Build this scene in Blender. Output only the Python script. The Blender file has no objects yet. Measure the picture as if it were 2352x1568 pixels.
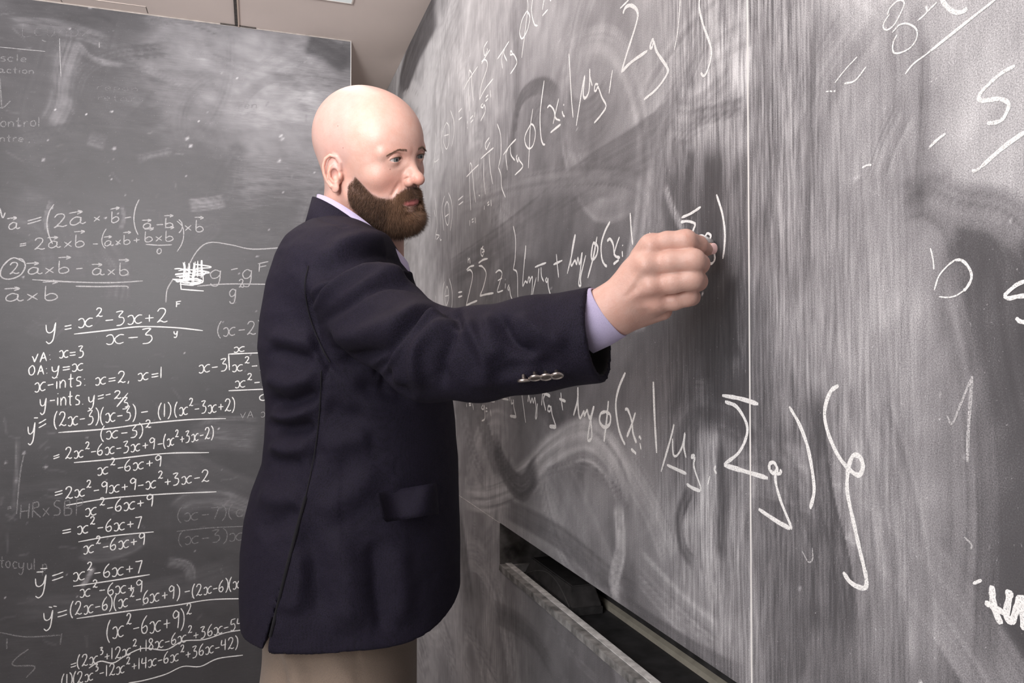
import bpy, bmesh, math, random
import numpy as np
from mathutils import Vector, Matrix

# ------------------------------------------------------------------ camera, light, exposure
F_PX, CX, CY = 1745.0, 1176.0, 784.0          # focal length in pixels for a 2352 x 1568 frame
CAM_H = 1.42
YAW, PITCH = math.radians(18.68), math.radians(1.21)
sc = bpy.context.scene
cam_data = bpy.data.cameras.new('camera')
cam_data.sensor_width = 36.0
cam_data.lens = F_PX / 2352 * 36
cam_data.clip_start = 0.02
cam = bpy.data.objects.new('camera', cam_data)
sc.collection.objects.link(cam)
cam.location = (0, 0, CAM_H)
cam.rotation_euler = (math.pi/2 + PITCH, 0, -YAW)
sc.camera = cam

world = bpy.data.worlds.new('world')
sc.world = world
world.use_nodes = True
world.node_tree.nodes['Background'].inputs[0].default_value = (0.95, 0.96, 1.0, 1)
world.node_tree.nodes['Background'].inputs[1].default_value = 0.25

def area_light(name, loc, target, size, size_y, power, color):
    d = bpy.data.lights.new(name, 'AREA')
    d.shape = 'RECTANGLE'; d.size = size; d.size_y = size_y
    d.energy = power; d.color = color
    o = bpy.data.objects.new(name, d)
    sc.collection.objects.link(o)
    o.location = loc
    o.rotation_euler = (Vector(target) - Vector(loc)).to_track_quat('-Z', 'Y').to_euler()
    return o
fl_ = area_light('ceiling_uplight_fill', (-0.55, -0.05, 1.85), (-0.75, 1.45, 2.55), 0.35, 0.35, 27, (1.0, 0.98, 0.985))  # added up-light, unseen, to brighten the ceiling
fl_.data.spread = math.radians(110)
area_light('ceiling_bounce_light', (-0.35, 0.50, 2.535), (-0.05, 0.95, 1.4), 1.0, 1.1, 8.5, (1.0, 0.98, 0.99))
area_light('camera_side_fill', (-1.15, -0.40, 1.75), (0.45, 1.0, 1.15), 0.9, 0.9, 16, (1.0, 0.98, 0.99))  # unseen fill added beside the camera
area_light('ceiling_panel_light', (0.06, 1.76, 2.535), (0.06, 1.76, 0), 0.30, 0.60, 2.4, (1.0, 0.88, 0.82))
area_light('corridor_fill_light', (0.30, 4.2, 2.52), (0.30, 4.2, 0), 0.4, 0.9, 9, (1.0, 0.88, 0.80))  # added fill for the far ceiling; no lamp visible there
area_light('room_fill_light', (-1.6, -0.4, 2.52), (-1.6, -0.4, 0), 1.2, 1.6, 20, (0.95, 0.97, 1.0))  # unseen fill added for the general room level

sc.view_settings.view_transform = 'Standard'
sc.view_settings.look = 'None'
sc.view_settings.exposure = 0.32
sc.view_settings.gamma = 1.0
sc.view_settings.use_curve_mapping = False

# ------------------------------------------------------------------ geometry of the place
FWD = np.array([math.sin(YAW)*math.cos(PITCH), math.cos(YAW)*math.cos(PITCH), math.sin(PITCH)])
RGT = np.array([math.cos(YAW), -math.sin(YAW), 0.0])
UPV = np.cross(RGT, FWD)
CAM = np.array([0, 0, CAM_H])
WALL_X = 0.52      # face of the right chalkboard
BACK_Y = 2.730     # face of the left chalkboard
CEIL_Z = 2.550

def ray(px, py):
    px = np.asarray(px, float)[..., None]; py = np.asarray(py, float)[..., None]
    return FWD + RGT*(px-CX)/F_PX + UPV*(CY-py)/F_PX
def P(px, py, d):
    """point seen at (px, py) of the frame, d metres deep"""
    return CAM + ray(px, py)*np.asarray(d, float)[..., None]
def on_x(px, py, x=WALL_X):
    r = ray(px, py); return CAM + r*(x/r[..., 0:1])
def on_y(px, py, y=BACK_Y):
    r = ray(px, py); return CAM + r*(y/r[..., 1:2])
def project(V):
    d = V - CAM; z = d @ FWD
    z = np.where(z > 0.05, z, 0.05)
    return CX + F_PX*(d @ RGT)/z, CY - F_PX*(d @ UPV)/z, z

# ------------------------------------------------------------------ object helpers
COL = sc.collection
def new_mesh(name, V, Fc, mat, parent=None, smooth=True):
    me = bpy.data.meshes.new(name)
    V = np.asarray(V, np.float32)
    if isinstance(Fc, np.ndarray):
        n, k = Fc.shape
        me.vertices.add(len(V)); me.vertices.foreach_set('co', V.ravel())
        me.loops.add(n*k); me.loops.foreach_set('vertex_index', Fc.astype(np.int32).ravel())
        me.polygons.add(n); me.polygons.foreach_set('loop_start', np.arange(0, n*k, k, dtype=np.int32))
        me.update(calc_edges=True)
    else:
        me.from_pydata([tuple(v) for v in V], [], Fc)
    me.validate()
    me.polygons.foreach_set('use_smooth', [smooth]*len(me.polygons))
    for m in (mat if isinstance(mat, (list, tuple)) else [mat]):
        me.materials.append(m)
    o = bpy.data.objects.new(name, me)
    COL.objects.link(o)
    if parent: o.parent = parent
    return o
def bm_obj(name, bm, mat, parent=None, smooth=False):
    me = bpy.data.meshes.new(name)
    bm.to_mesh(me); bm.free()
    me.materials.append(mat)
    me.polygons.foreach_set('use_smooth', [smooth]*len(me.polygons))
    o = bpy.data.objects.new(name, me); COL.objects.link(o)
    if parent: o.parent = parent
    return o
def add_box(bm, x0, x1, y0, y1, z0, z1):
    vs = [bm.verts.new(c) for c in ((x0,y0,z0),(x1,y0,z0),(x1,y1,z0),(x0,y1,z0),(x0,y0,z1),(x1,y0,z1),(x1,y1,z1),(x0,y1,z1))]
    for f in ((0,3,2,1),(4,5,6,7),(0,1,5,4),(1,2,6,5),(2,3,7,6),(3,0,4,7)):
        bm.faces.new([vs[i] for i in f])
def box(name, x0, x1, y0, y1, z0, z1, mat, parent=None, bevel=0):
    bm = bmesh.new(); add_box(bm, x0, x1, y0, y1, z0, z1)
    if bevel: bmesh.ops.bevel(bm, geom=bm.edges[:], offset=bevel, segments=2, affect='EDGES')
    return bm_obj(name, bm, mat, parent)
def empty(name, loc):
    o = bpy.data.objects.new(name, None); COL.objects.link(o); o.location = loc
    o.empty_display_size = .1
    return o
def tag(o, label=None, cat=None, group=None, kind=None):
    for k, v in (('label', label), ('category', cat), ('group', group), ('kind', kind)):
        if v: o[k] = v
    return o
def keep_world(root):
    """children were built in world coordinates"""
    inv = Matrix.Translation(root.location).inverted()
    for c in bpy.data.objects:
        if c.parent == root: c.matrix_parent_inverse = inv

# ------------------------------------------------------------------ materials
class NT:
    def __init__(s, name, **bsdf):
        s.m = bpy.data.materials.new(name); s.m.use_nodes = True
        s.t = s.m.node_tree; s.b = s.t.nodes['Principled BSDF']
        for k, v in bsdf.items():
            s.b.inputs[k.replace('_', ' ')].default_value = v
        s.tc = s.t.nodes.new('ShaderNodeTexCoord')
    def n(s, typ, **kw):
        nd = s.t.nodes.new('ShaderNode'+typ)
        ins = kw.pop('ins', {})
        for k, v in kw.items(): setattr(nd, k, v)
        for k, v in ins.items():
            i = nd.inputs[k]
            if isinstance(v, bpy.types.NodeSocket): s.t.links.new(v, i)
            else: i.default_value = v
        return nd
    def math(s, op, a, b=0.5, clamp=False):
        return s.n('Math', operation=op, use_clamp=clamp, ins={0: a, 1: b}).outputs[0]
    def noise(s, scale, detail=3, rough=.5, vec=None, stretch=None):
        v = vec or s.tc.outputs['Object']
        if stretch: v = s.n('Mapping', ins={'Vector': v, 'Scale': stretch}).outputs[0]
        return s.n('TexNoise', ins={'Vector': v, 'Scale': scale, 'Detail': detail, 'Roughness': rough}).outputs[0]
    def ramp(s, fac, stops):
        r = s.n('ValToRGB', ins={'Fac': fac}); cr = r.color_ramp
        while len(cr.elements) < len(stops): cr.elements.new(.5)
        for e, (p, c) in zip(cr.elements, stops): e.position = p; e.color = (*c, 1) if len(c) == 3 else c
        return r.outputs[0]
    def mix(s, fac, a, b):
        return s.n('MixRGB', ins={'Fac': fac, 'Color1': a if isinstance(a, bpy.types.NodeSocket) else (*a, 1),
                                  'Color2': b if isinstance(b, bpy.types.NodeSocket) else (*b, 1)}).outputs[0]
    def color(s, c): s.t.links.new(c, s.b.inputs['Base Color']); return s
    def link(s, a, name): s.t.links.new(a, s.b.inputs[name]); return s
    def bump(s, h, strength, dist):
        b = s.n('Bump', ins={'Height': h, 'Strength': strength, 'Distance': dist})
        s.t.links.new(b.outputs[0], s.b.inputs['Normal']); return s

def mat_board(name, streak, gr=1.5):
    """dusty slate: the attribute holds wiped and smeared chalk plus painted sheen, noise its grain"""
    t = NT(name, Roughness=0.55)
    t.b.inputs['Specular IOR Level'].default_value = 0.45
    d = t.n('Attribute', attribute_name='dust').outputs['Fac']
    fine = t.noise(900, 2, .7)
    lines = t.noise(260, 3, .6, stretch=streak)
    lines2 = t.noise(60, 3, .6, stretch=streak)
    stk = t.n('Attribute', attribute_name='streak').outputs['Fac']
    grain = t.math('MULTIPLY', t.math('SUBTRACT', fine, .5), gr)
    ln = t.math('ADD', t.math('MULTIPLY', t.math('SUBTRACT', lines, .5), 1.9), t.math('MULTIPLY', t.math('SUBTRACT', lines2, .5), .6))
    amp = t.math('ADD', t.math('ADD', grain, t.math('MULTIPLY', ln, stk)), 1.0)
    dd = t.math('MULTIPLY', d, amp, clamp=True)
    speck = t.noise(420, 1, .5)
    sp = t.math('MULTIPLY', t.math('SUBTRACT', speck, .725, clamp=True), 2.6)
    dd = t.math('ADD', dd, sp, clamp=True)
    t.color(t.ramp(dd, [(0, (.026, .025, .027)), (.25, (.104, .101, .108)), (.5, (.295, .288, .302)), (1, (.80, .795, .81))]))
    t.link(t.math('ADD', t.math('MULTIPLY', d, .5), .42, clamp=True), 'Roughness')
    t.bump(fine, .15, .001)
    return t.m
M_RIGHT = mat_board('dusty_slate_right', (1, 1, .06))
M_LEFT = mat_board('dusty_slate_left', (.10, 1, 1), 1.15)
def mat_plain(name, col, rough=.6, var=.12, scale=8, bump=0, bscale=200, **kw):
    t = NT(name, Roughness=rough, **kw)
    n = t.noise(scale, 4)
    c0 = tuple(c*(1-var) for c in col); c1 = tuple(min(1, c*(1+var)) for c in col)
    t.color(t.ramp(n, [(.3, c0), (.7, c1)]))
    if bump: t.bump(t.noise(bscale, 3), bump, .001)
    return t.m
M_CEIL = mat_plain('matt_beige_ceiling', (.72, .62, .57), .9, .04, 3, .1, 300)
M_WALL = mat_plain('beige_wall_paint', (.50, .45, .41), .9, .04, 3)
M_FLOOR = mat_plain('grey_vinyl_floor', (.46, .45, .44), .5, .15, 12)
def mat_chalk(name, col, rough_lo, rough_hi, gap=.30):
    t = NT(name, Roughness=.95)
    n = t.noise(700, 2, .8)
    t.color(t.ramp(n, [(rough_lo, tuple(c*.6 for c in col)), (rough_hi, col)]))
    g = t.n('TexNoise', ins={'Vector': t.tc.outputs['Object'], 'Scale': 820, 'Detail': 2, 'Roughness': .7}).outputs[0]
    t.link(t.math('MULTIPLY', t.math('SUBTRACT', g, gap), 9, clamp=True), 'Alpha')
    return t.m
M_CHALK = mat_chalk('white_chalk', (.93, .93, .92), .30, .50)
M_CHALK_MID = mat_chalk('grey_chalk', (.62, .61, .62), .35, .62, .36)
M_CHALK_FAINT = mat_chalk('rubbed_out_chalk', (.36, .355, .365), .3, .65, .43)
M_CHALK_GHOST = mat_chalk('ghost_of_old_chalk', (.52, .51, .53), .3, .6, .53)
M_ALU = mat_plain('pale_metal_joint', (.85, .84, .82), .4, .05, 20)
M_EDGE = mat_plain('board_core_edge', (.42, .38, .35), .8, .2, 40)
M_TRAYDARK = mat_plain('dark_dusty_tray', (.035, .033, .034), .7, .6, 25)
M_TRAYLIP = mat_plain('chalk_caked_lip', (.62, .61, .60), .9, .35, 60, .3, 150)
M_CREAM = mat_plain('cream_tray_bead', (.36, .33, .27), .6, .15, 40)
def mat_light(name, col, s):
    t = NT(name); t.b.inputs['Emission Color'].default_value = (*col, 1); t.b.inputs['Emission Strength'].default_value = s
    t.b.inputs['Base Color'].default_value = (.5, .5, .5, 1)
    return t.m
M_DIFF = mat_light('lit_diffuser', (.86, .92, .90), .30)

# ------------------------------------------------------------------ numeric helpers
rng = np.random.RandomState(7)
def vnoise(x, y, seed=0):
    """smooth value noise on numpy arrays, about -1..1"""
    r = np.random.RandomState(seed); T = r.rand(256, 256)*2-1
    xi = np.floor(x).astype(int); yi = np.floor(y).astype(int); fx = x-xi; fy = y-yi
    fx = fx*fx*(3-2*fx); fy = fy*fy*(3-2*fy)
    g = lambda a, b: T[a & 255, b & 255]
    return (g(xi,yi)*(1-fx)+g(xi+1,yi)*fx)*(1-fy) + (g(xi,yi+1)*(1-fx)+g(xi+1,yi+1)*fx)*fy
def fbm(x, y, seed=0, oct=4):
    s = 0; a = 1; t = 0
    for k in range(oct):
        s = s + a*vnoise(x*2**k, y*2**k, seed+k); t += a; a *= .55
    return s/t*1.6
def catmull(pts, n=6):
    pts = np.asarray(pts, float)
    if len(pts) < 3: return pts
    p = np.vstack([2*pts[0]-pts[1], pts, 2*pts[-1]-pts[-2]])
    out = []
    for i in range(1, len(p)-2):
        for t in np.linspace(0, 1, n, endpoint=False):
            a, b, c, d = p[i-1], p[i], p[i+1], p[i+2]
            out.append(.5*((2*b)+(-a+c)*t+(2*a-5*b+4*c-d)*t*t+(-a+3*b-3*c+d)*t**3))
    out.append(p[-2]); return np.array(out)
def poly_dist(X, Y, poly):
    """distance, arc length at the foot and signed side of points from a polyline"""
    best = np.full(X.shape, 1e9); arc = np.zeros(X.shape); side = np.zeros(X.shape); L = 0
    for a, b in zip(poly[:-1], poly[1:]):
        dx, dy = b[0]-a[0], b[1]-a[1]; l2 = dx*dx+dy*dy+1e-12; l = math.sqrt(l2)
        t = np.clip(((X-a[0])*dx+(Y-a[1])*dy)/l2, 0, 1)
        ex, ey = X-a[0]-t*dx, Y-a[1]-t*dy
        d = np.hypot(ex, ey); m = d < best
        best = np.where(m, d, best); arc = np.where(m, L+t*l, arc)
        side = np.where(m, np.sign(dx*ey-dy*ex), side); L += l
    return best, arc, side, L
def smooth01(x): x = np.clip(x, 0, 1); return x*x*(3-2*x)

# ------------------------------------------------------------------ room shell
SEAM_Y = float(on_x(1722, 784)[1])            # joint between the two upper panels
TRAY_END_Y = 1.623; TRAY_TOP = 1.0516; TRAY_BOT = 0.959
LB_X1 = 0.316                                 # right-hand end of the left chalkboard
floor = box('floor', -3.2, 1.6, -2.4, 5.2, -0.06, 0, M_FLOOR); tag(floor, kind='structure')
wr = box('wall_right', WALL_X+.145, WALL_X+.30, -2.4, 5.2, 0, CEIL_Z, M_WALL); tag(wr, kind='structure')
wl = box('wall_left', -3.3, -3.2, -2.4, 5.2, 0, CEIL_Z, M_WALL); tag(wl, kind='structure')
wb = box('wall_rear', -3.3, .82, -2.5, -2.4, 0, CEIL_Z, M_WALL); tag(wb, kind='structure')
bp = box('wall_back', -3.2, LB_X1-.004, BACK_Y+.022, BACK_Y+.16, 0, CEIL_Z, M_WALL); tag(bp, kind='structure')
wc = box('wall_corridor', -3.2, .82, 5.2, 5.3, 0, CEIL_Z, M_WALL); tag(wc, kind='structure')
ceil = box('ceiling', -3.3, .82, -2.5, 5.3, CEIL_Z, CEIL_Z+.08, M_CEIL); tag(ceil, kind='structure')

def on_ceil(px, py, z=CEIL_Z):
    r = ray(px, py); return CAM + r*((z-CAM_H)/r[..., 2:3])
# joint strip of the ceiling above the left board
a0 = on_ceil(541, 0); a1 = on_ceil(545.5, 55)
bm = bmesh.new(); add_box(bm, a1[0]-.0085, a1[0]+.0015, 1.4, BACK_Y-.004, CEIL_Z-.004, CEIL_Z+.002)
jt = bm_obj('ceiling_joint_strip', bm, mat_plain('dark_ceiling_gap', (.07, .06, .055), .8, .4, 90)); tag(jt, 'narrow dark joint strip running along the ceiling above the left chalkboard', 'ceiling strip')
jl = box('joint_lip', a1[0]+.0015, a1[0]+.006, 1.4, BACK_Y-.004, CEIL_Z-.006, CEIL_Z+.002, mat_plain('pale_joint_lip', (.62, .50, .42), .7), jt); tag(jl, 'pale edge strip')
box('gap_shadow_strip', a1[0]-.055, a1[0]+.06, BACK_Y-.006, BACK_Y+.001, CEIL_Z-.0035, CEIL_Z+.001, jt.data.materials[0], jt)  # dark strip painting the shaded gap where ceiling meets board
# access panel
c = on_ceil(335, 15)
ax, ay = float(c[0]), float(c[1])
ax0 = float(on_ceil(141, 0)[0])
ap = empty('access_panel', (ax-.15, ay+.05, CEIL_Z))
tag(ap, 'flush ceiling access hatch outlined by thin joints, left of the dark joint strip', 'access panel')
M_GAP = mat_plain('hatch_gap', (.10, .085, .075), .8); M_LIPC = mat_plain('hatch_lip', (.66, .58, .53), .8)
box('hatch_door', ax0, ax-.002, ay+.003, BACK_Y-.01, CEIL_Z-.0004, CEIL_Z+.001, M_CEIL, ap)
box('frame_strip', ax-.001, ax+.001, ay, BACK_Y-.006, CEIL_Z-.0009, CEIL_Z+.001, M_GAP, ap)
box('frame_strip', ax0, ax, ay-.0005, ay+.003, CEIL_Z-.0012, CEIL_Z+.001, M_LIPC, ap)
box('frame_strip', ax0-.002, ax0, ay, BACK_Y-.006, CEIL_Z-.0009, CEIL_Z+.001, M_GAP, ap)
keep_world(ap)
# ceiling light whose corner shows at the top edge
c = on_ceil(807, 4)
lx, ly = float(c[0]), float(c[1])
cl = empty('ceiling_light', (lx-.15, ly-.3, CEIL_Z)); tag(cl, 'pale recessed ceiling light panel whose corner shows at the top edge', 'ceiling light')
box('diffuser', lx-.30, lx, ly-.60, ly, CEIL_Z-.006, CEIL_Z+.001, M_DIFF, cl)
bm = bmesh.new()
for q in ((lx-.315, lx-.30, ly-.615, ly+.008), (lx, lx+.004, ly-.615, ly+.004), (lx-.30, lx, ly, ly+.004), (lx-.30, lx, ly-.615, ly-.60)):
    add_box(bm, *q, CEIL_Z-.0065, CEIL_Z+.001)
bm_obj('light_frame', bm, M_LIPC, cl); keep_world(cl)

# ------------------------------------------------------------------ chalk dust fields with painted sheen
def grid_interp(px, py, xs, ys, G):
    px = np.clip(px, xs[0], xs[-1]-1e-3); py = np.clip(py, ys[0], ys[-1]-1e-3)
    i = np.searchsorted(xs, px, side='right')-1; j = np.searchsorted(ys, py, side='right')-1
    tx = smooth01((px-xs[i])/(xs[i+1]-xs[i])); ty = smooth01((py-ys[j])/(ys[j+1]-ys[j]))
    return (G[j,i]*(1-tx)+G[j,i+1]*tx)*(1-ty)+(G[j+1,i]*(1-tx)+G[j+1,i+1]*tx)*ty
def swipe(A, Z, D, poly, w, level, strength=.8, soft=.35, streak=.3, seed=0, taper=.15, sharp=0):
    """one eraser or sleeve pass, or a painted sheen: a streaky band along a path"""
    poly = catmull(poly, 5)
    lo = poly.min(0)-w; hi = poly.max(0)+w
    m = (A > lo[0]) & (A < hi[0]) & (Z > lo[1]) & (Z < hi[1])
    if not m.any(): return
    d, arc, side, L = poly_dist(A[m], Z[m], poly)
    s = d*side/w
    so = np.where(side*sharp > 0, soft*.2, soft)
    k = smooth01((1-np.abs(s))/so)*smooth01(arc/(taper*L+1e-6))*smooth01((L-arc)/(taper*L+1e-6))*strength
    pr = 1+streak*(fbm(s*7+seed*3.1, arc*3.0+seed, seed, 3))
    D[m] = D[m]*(1-k)+k*level*pr
def speckle(A, Z, D, n, seed, lo, hi, r0=.001, r1=.004):
    r = np.random.RandomState(seed)
    for _ in range(n):
        a = lo[0]+r.rand()*(hi[0]-lo[0]); z = lo[1]+r.rand()*(hi[1]-lo[1]); w = r0+(r1-r0)*r.rand()**3
        m = (np.abs(A-a) < w*2) & (np.abs(Z-z) < w*2)
        D[m] = np.maximum(D[m], .9*np.exp(-((A[m]-a)**2+(Z[m]-z)**2)/w**2))

# right wall: columns follow the perspective, rows are 3.6 mm apart
cols = [on_x(p, 784)[1] for p in np.arange(2470, 862, -4.0)] + list(np.arange(3.4, 5.19, .15))
cols = [c for c in cols if c > .20]
GX = np.array([850,1000,1100,1250,1400,1550,1650,1715,1735,1850,2000,2120,2240,2352,2500.])
GY = np.array([0,150,300,450,600,750,900,1050,1200,1350,1568.])
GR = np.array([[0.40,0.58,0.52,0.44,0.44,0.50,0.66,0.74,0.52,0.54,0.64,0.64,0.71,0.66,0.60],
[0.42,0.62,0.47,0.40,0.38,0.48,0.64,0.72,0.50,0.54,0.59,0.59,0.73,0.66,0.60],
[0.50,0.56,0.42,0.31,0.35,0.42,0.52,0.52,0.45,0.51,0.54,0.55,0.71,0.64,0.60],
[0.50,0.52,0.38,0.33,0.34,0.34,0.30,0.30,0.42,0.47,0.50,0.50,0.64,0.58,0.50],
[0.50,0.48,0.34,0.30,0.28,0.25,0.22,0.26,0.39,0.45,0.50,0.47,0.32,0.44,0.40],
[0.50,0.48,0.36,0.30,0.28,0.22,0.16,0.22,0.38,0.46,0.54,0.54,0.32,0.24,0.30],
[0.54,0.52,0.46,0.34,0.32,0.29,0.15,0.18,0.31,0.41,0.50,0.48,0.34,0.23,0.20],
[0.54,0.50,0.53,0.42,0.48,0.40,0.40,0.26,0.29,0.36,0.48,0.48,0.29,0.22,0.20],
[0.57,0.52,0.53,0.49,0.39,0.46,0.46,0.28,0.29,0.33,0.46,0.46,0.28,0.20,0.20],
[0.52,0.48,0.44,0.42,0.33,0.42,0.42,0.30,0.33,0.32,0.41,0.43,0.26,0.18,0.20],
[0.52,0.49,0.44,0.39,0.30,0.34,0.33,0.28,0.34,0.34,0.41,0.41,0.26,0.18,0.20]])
GR *= 1.08; GR[:6, 0:2] *= 1.22; GR[:5, 2] *= 1.08; GR[3:8, 2:6] *= .84  # left columns raised to paint the warm reflection over the chalk
def dust_sheen_right(A, Z):
    V = np.stack([np.full(A.shape, WALL_X), A, Z], -1)
    px, py, _ = project(V)
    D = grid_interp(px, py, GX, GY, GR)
    w = fbm(A*2.2, Z*2.2, 3)
    D = D*(1+.28*fbm(A*3+w*.8, Z*2+w, 5, 4))
    r = np.random.RandomState(11)
    def q(*pp): return np.array([on_x(a, b)[1:] for a, b in pp])
    for k in range(70):                       # old eraser passes, each an arc of its own
        a0 = .25+2.9*r.rand()**1.3; z0 = .6+1.9*r.rand(); ang = r.choice([1.4, 1.5, .5, .8, 2.5])+r.randn()*.25
        L = .12+.35*r.rand(); cur = r.randn()*.6
        pts = [(a0+L*t*math.cos(ang+cur*t), z0+L*t*math.sin(ang+cur*t)) for t in (-1, -.5, 0, .5, 1)]
        m = (np.abs(A-a0) < .05) & (np.abs(Z-z0) < .05)
        base = D[m].mean() if m.any() else .35
        swipe(A, Z, D, pts, .02+.05*r.rand(), base*(1+r.choice([-.3, .28, .15])), .55, .4, .25, k, .25, r.choice([-1, 0, 1]))
    S = lambda pts, wpx, lev, **kw: swipe(A, Z, D, q(*pts), wpx, lev, **kw)
    # the passes and tone bands that can be told apart, left to right
    S([(1075,0),(1010,180),(1000,420),(990,600)], .13, .60, strength=.5, soft=.8, seed=1)  # pale band painting the grazing sheen at the board's far end
    S([(1010,-10),(960,90),(925,200),(928,240)], .10, .22, strength=.85, soft=.35, seed=2)
    S([(1150,760),(1120,650),(1140,480),(1180,300),(1190,120),(1170,0)], .028, .30, strength=.5, seed=3)
    S([(1180,420),(1180,300),(1200,220),(1250,195),(1290,230)], .018, .24, strength=.7, sharp=1, seed=4)
    S([(1215,330),(1240,260),(1290,300)], .05, .36, strength=.5, seed=5)
    S([(1020,640),(1150,560),(1330,430),(1500,330),(1640,200)], .045, .27, strength=.6, seed=6, sharp=-1)
    S([(1040,480),(1200,430),(1420,410),(1500,480),(1560,560)], .030, .42, strength=.45, seed=7)
    S([(1520,600),(1500,470),(1530,300),(1600,130),(1640,0)], .03, .50, strength=.5, seed=8)
    S([(1560,400),(1545,330),(1560,310),(1600,310)], .035, .36, strength=.5, seed=9)
    S([(1545,250),(1600,250),(1690,170)], .035, .60, strength=.75, seed=10, sharp=1)
    S([(1590,270),(1640,260),(1715,240)], .012, .40, strength=.8, seed=11)
    S([(1640,300),(1630,600),(1640,880)], .030, .12, strength=.75, soft=.7, seed=12)  # dark vertical band beside the hand
    S([(1590,330),(1580,450),(1600,520)], .012, .16, strength=.6, seed=13)
    S([(1700,330),(1700,560),(1695,900)], .016, .30, strength=.6, seed=14)
    S([(1680,620),(1675,760),(1690,840)], .016, .10, strength=.7, seed=44)
    S([(1525,420),(1545,480),(1575,540)], .009, .62, strength=.7, soft=.8, seed=15)
    S([(1060,1130),(1120,1135),(1200,1100),(1260,1040),(1340,1000),(1400,1040),(1440,1130),(1440,1240)], .046, .66, strength=.85, soft=.6, seed=16, sharp=1)
    S([(1130,1000),(1160,1080),(1200,1120),(1240,1060)], .034, .26, strength=.8, seed=17)
    S([(1060,940),(1085,1040),(1120,1110)], .04, .46, strength=.6, seed=18)
    S([(1240,1090),(1330,1070),(1420,1130),(1460,1220)], .012, .40, strength=.6, seed=19)
    S([(1150,1160),(1280,1230),(1400,1330),(1500,1400)], .028, .26, strength=.55, seed=20)
    S([(1420,1150),(1425,1260),(1410,1340),(1430,1375)], .020, .64, strength=.8, seed=21)
    S([(1440,1060),(1500,1170),(1545,1290)], .035, .58, strength=.6, seed=22)
    S([(1460,1290),(1560,1400),(1660,1490)], .034, .56, strength=.7, seed=23)
    S([(1420,1370),(1500,1430),(1620,1510),(1720,1560)], .016, .24, strength=.7, seed=24)
    S([(1590,1110),(1560,1190),(1570,1260),(1600,1300)], .012, .24, strength=.7, seed=25)
    S([(1600,930),(1560,1000),(1600,1060)], .03, .30, strength=.5, seed=26)
    S([(1625,1400),(1635,1250),(1630,1080),(1625,960)], .022, .66, strength=.7, soft=.3, seed=27, sharp=-1)
    S([(1655,1300),(1660,1150),(1655,1000)], .014, .24, strength=.75, soft=.4, seed=28)
    S([(1590,905),(1640,900)], .02, .34, strength=.4, seed=29)
    # right-hand panel
    S([(1745,0),(1760,400),(1750,800),(1760,1400)], .018, .32, strength=.5, soft=.7, seed=30)
    S([(1870,0),(1860,300),(1850,700)], .010, .30, strength=.6, soft=.8, seed=31)
    S([(1860,860),(1880,1100),(1925,1300),(1950,1500)], .018, .24, strength=.75, seed=32, sharp=-1)
    S([(1960,900),(2020,1100),(2060,1350),(2060,1560)], .05, .44, strength=.6, seed=33)
    S([(2060,0),(2080,300),(2100,440)], .03, .46, strength=.5, seed=34)
    S([(2125,60),(2120,250),(2110,420),(2140,520)], .008, .36, strength=.7, soft=.9, seed=35)
    S([(2060,470),(2130,450),(2200,500),(2230,600)], .022, .30, strength=.6, seed=36)
    S([(2180,510),(2280,530),(2330,640),(2352,720)], .035, .22, strength=.8, soft=.4, seed=37)
    S([(2120,430),(2200,470),(2300,490),(2380,560)], .02, .50, strength=.6, seed=38)
    S([(2080,250),(2040,330),(2010,420)], .02, .50, strength=.6, seed=39)
    S([(2160,620),(2220,860),(2240,1150),(2230,1400)], .02, .46, strength=.6, seed=40, sharp=1)
    S([(2250,900),(2270,1200),(2260,1560)], .012, .24, strength=.6, seed=41)
    S([(2290,600),(2310,800),(2352,1000)], .04, .25, strength=.6, seed=42)
    for (a, b, r1) in ((1965,415,.008),(2008,440,.008),(1470,755,.006),(2175,400,.01)):
        S([(a-14,b),(a+14,b-4)], r1, .62, strength=.55, soft=.9, seed=int(a))
    # lower panel
    S([(1085,1180),(1100,1290),(1112,1390)], .016, .50, strength=.6, soft=.7, seed=50)
    S([(1050,1170),(1065,1280),(1080,1400)], .05, .27, strength=.7, seed=51)
    S([(1110,1270),(1140,1230),(1150,1190)], .05, .42, strength=.5, seed=52)
    S([(960,1470),(975,1520),(980,1568)], .10, .50, strength=.6, seed=53)
    S([(1015,1440),(1035,1500),(1045,1568)], .05, .50, strength=.6, seed=54)
    S([(1060,1420),(1110,1500),(1150,1568)], .02, .44, strength=.6, seed=55)
    S([(1130,1400),(1210,1450),(1280,1560)], .03, .27, strength=.6, seed=56)
    S([(1250,1420),(1330,1520),(1380,1568)], .01, .40, strength=.5, seed=57)
    D *= 1+.10*fbm(A*40+Z*14, Z*30, 71, 3)
    speckle(A, Z, D, 350, 5, (.25, .7), (2.4, 2.5), .0007, .0028)
    return np.clip(D, .03, 1)
BXX = np.array([-40,100,200,300,400,500,600,700,812.])
BYY = np.array([-10,100,200,300,400,500,650,800,950,1100,1250,1400,1568.])
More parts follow.
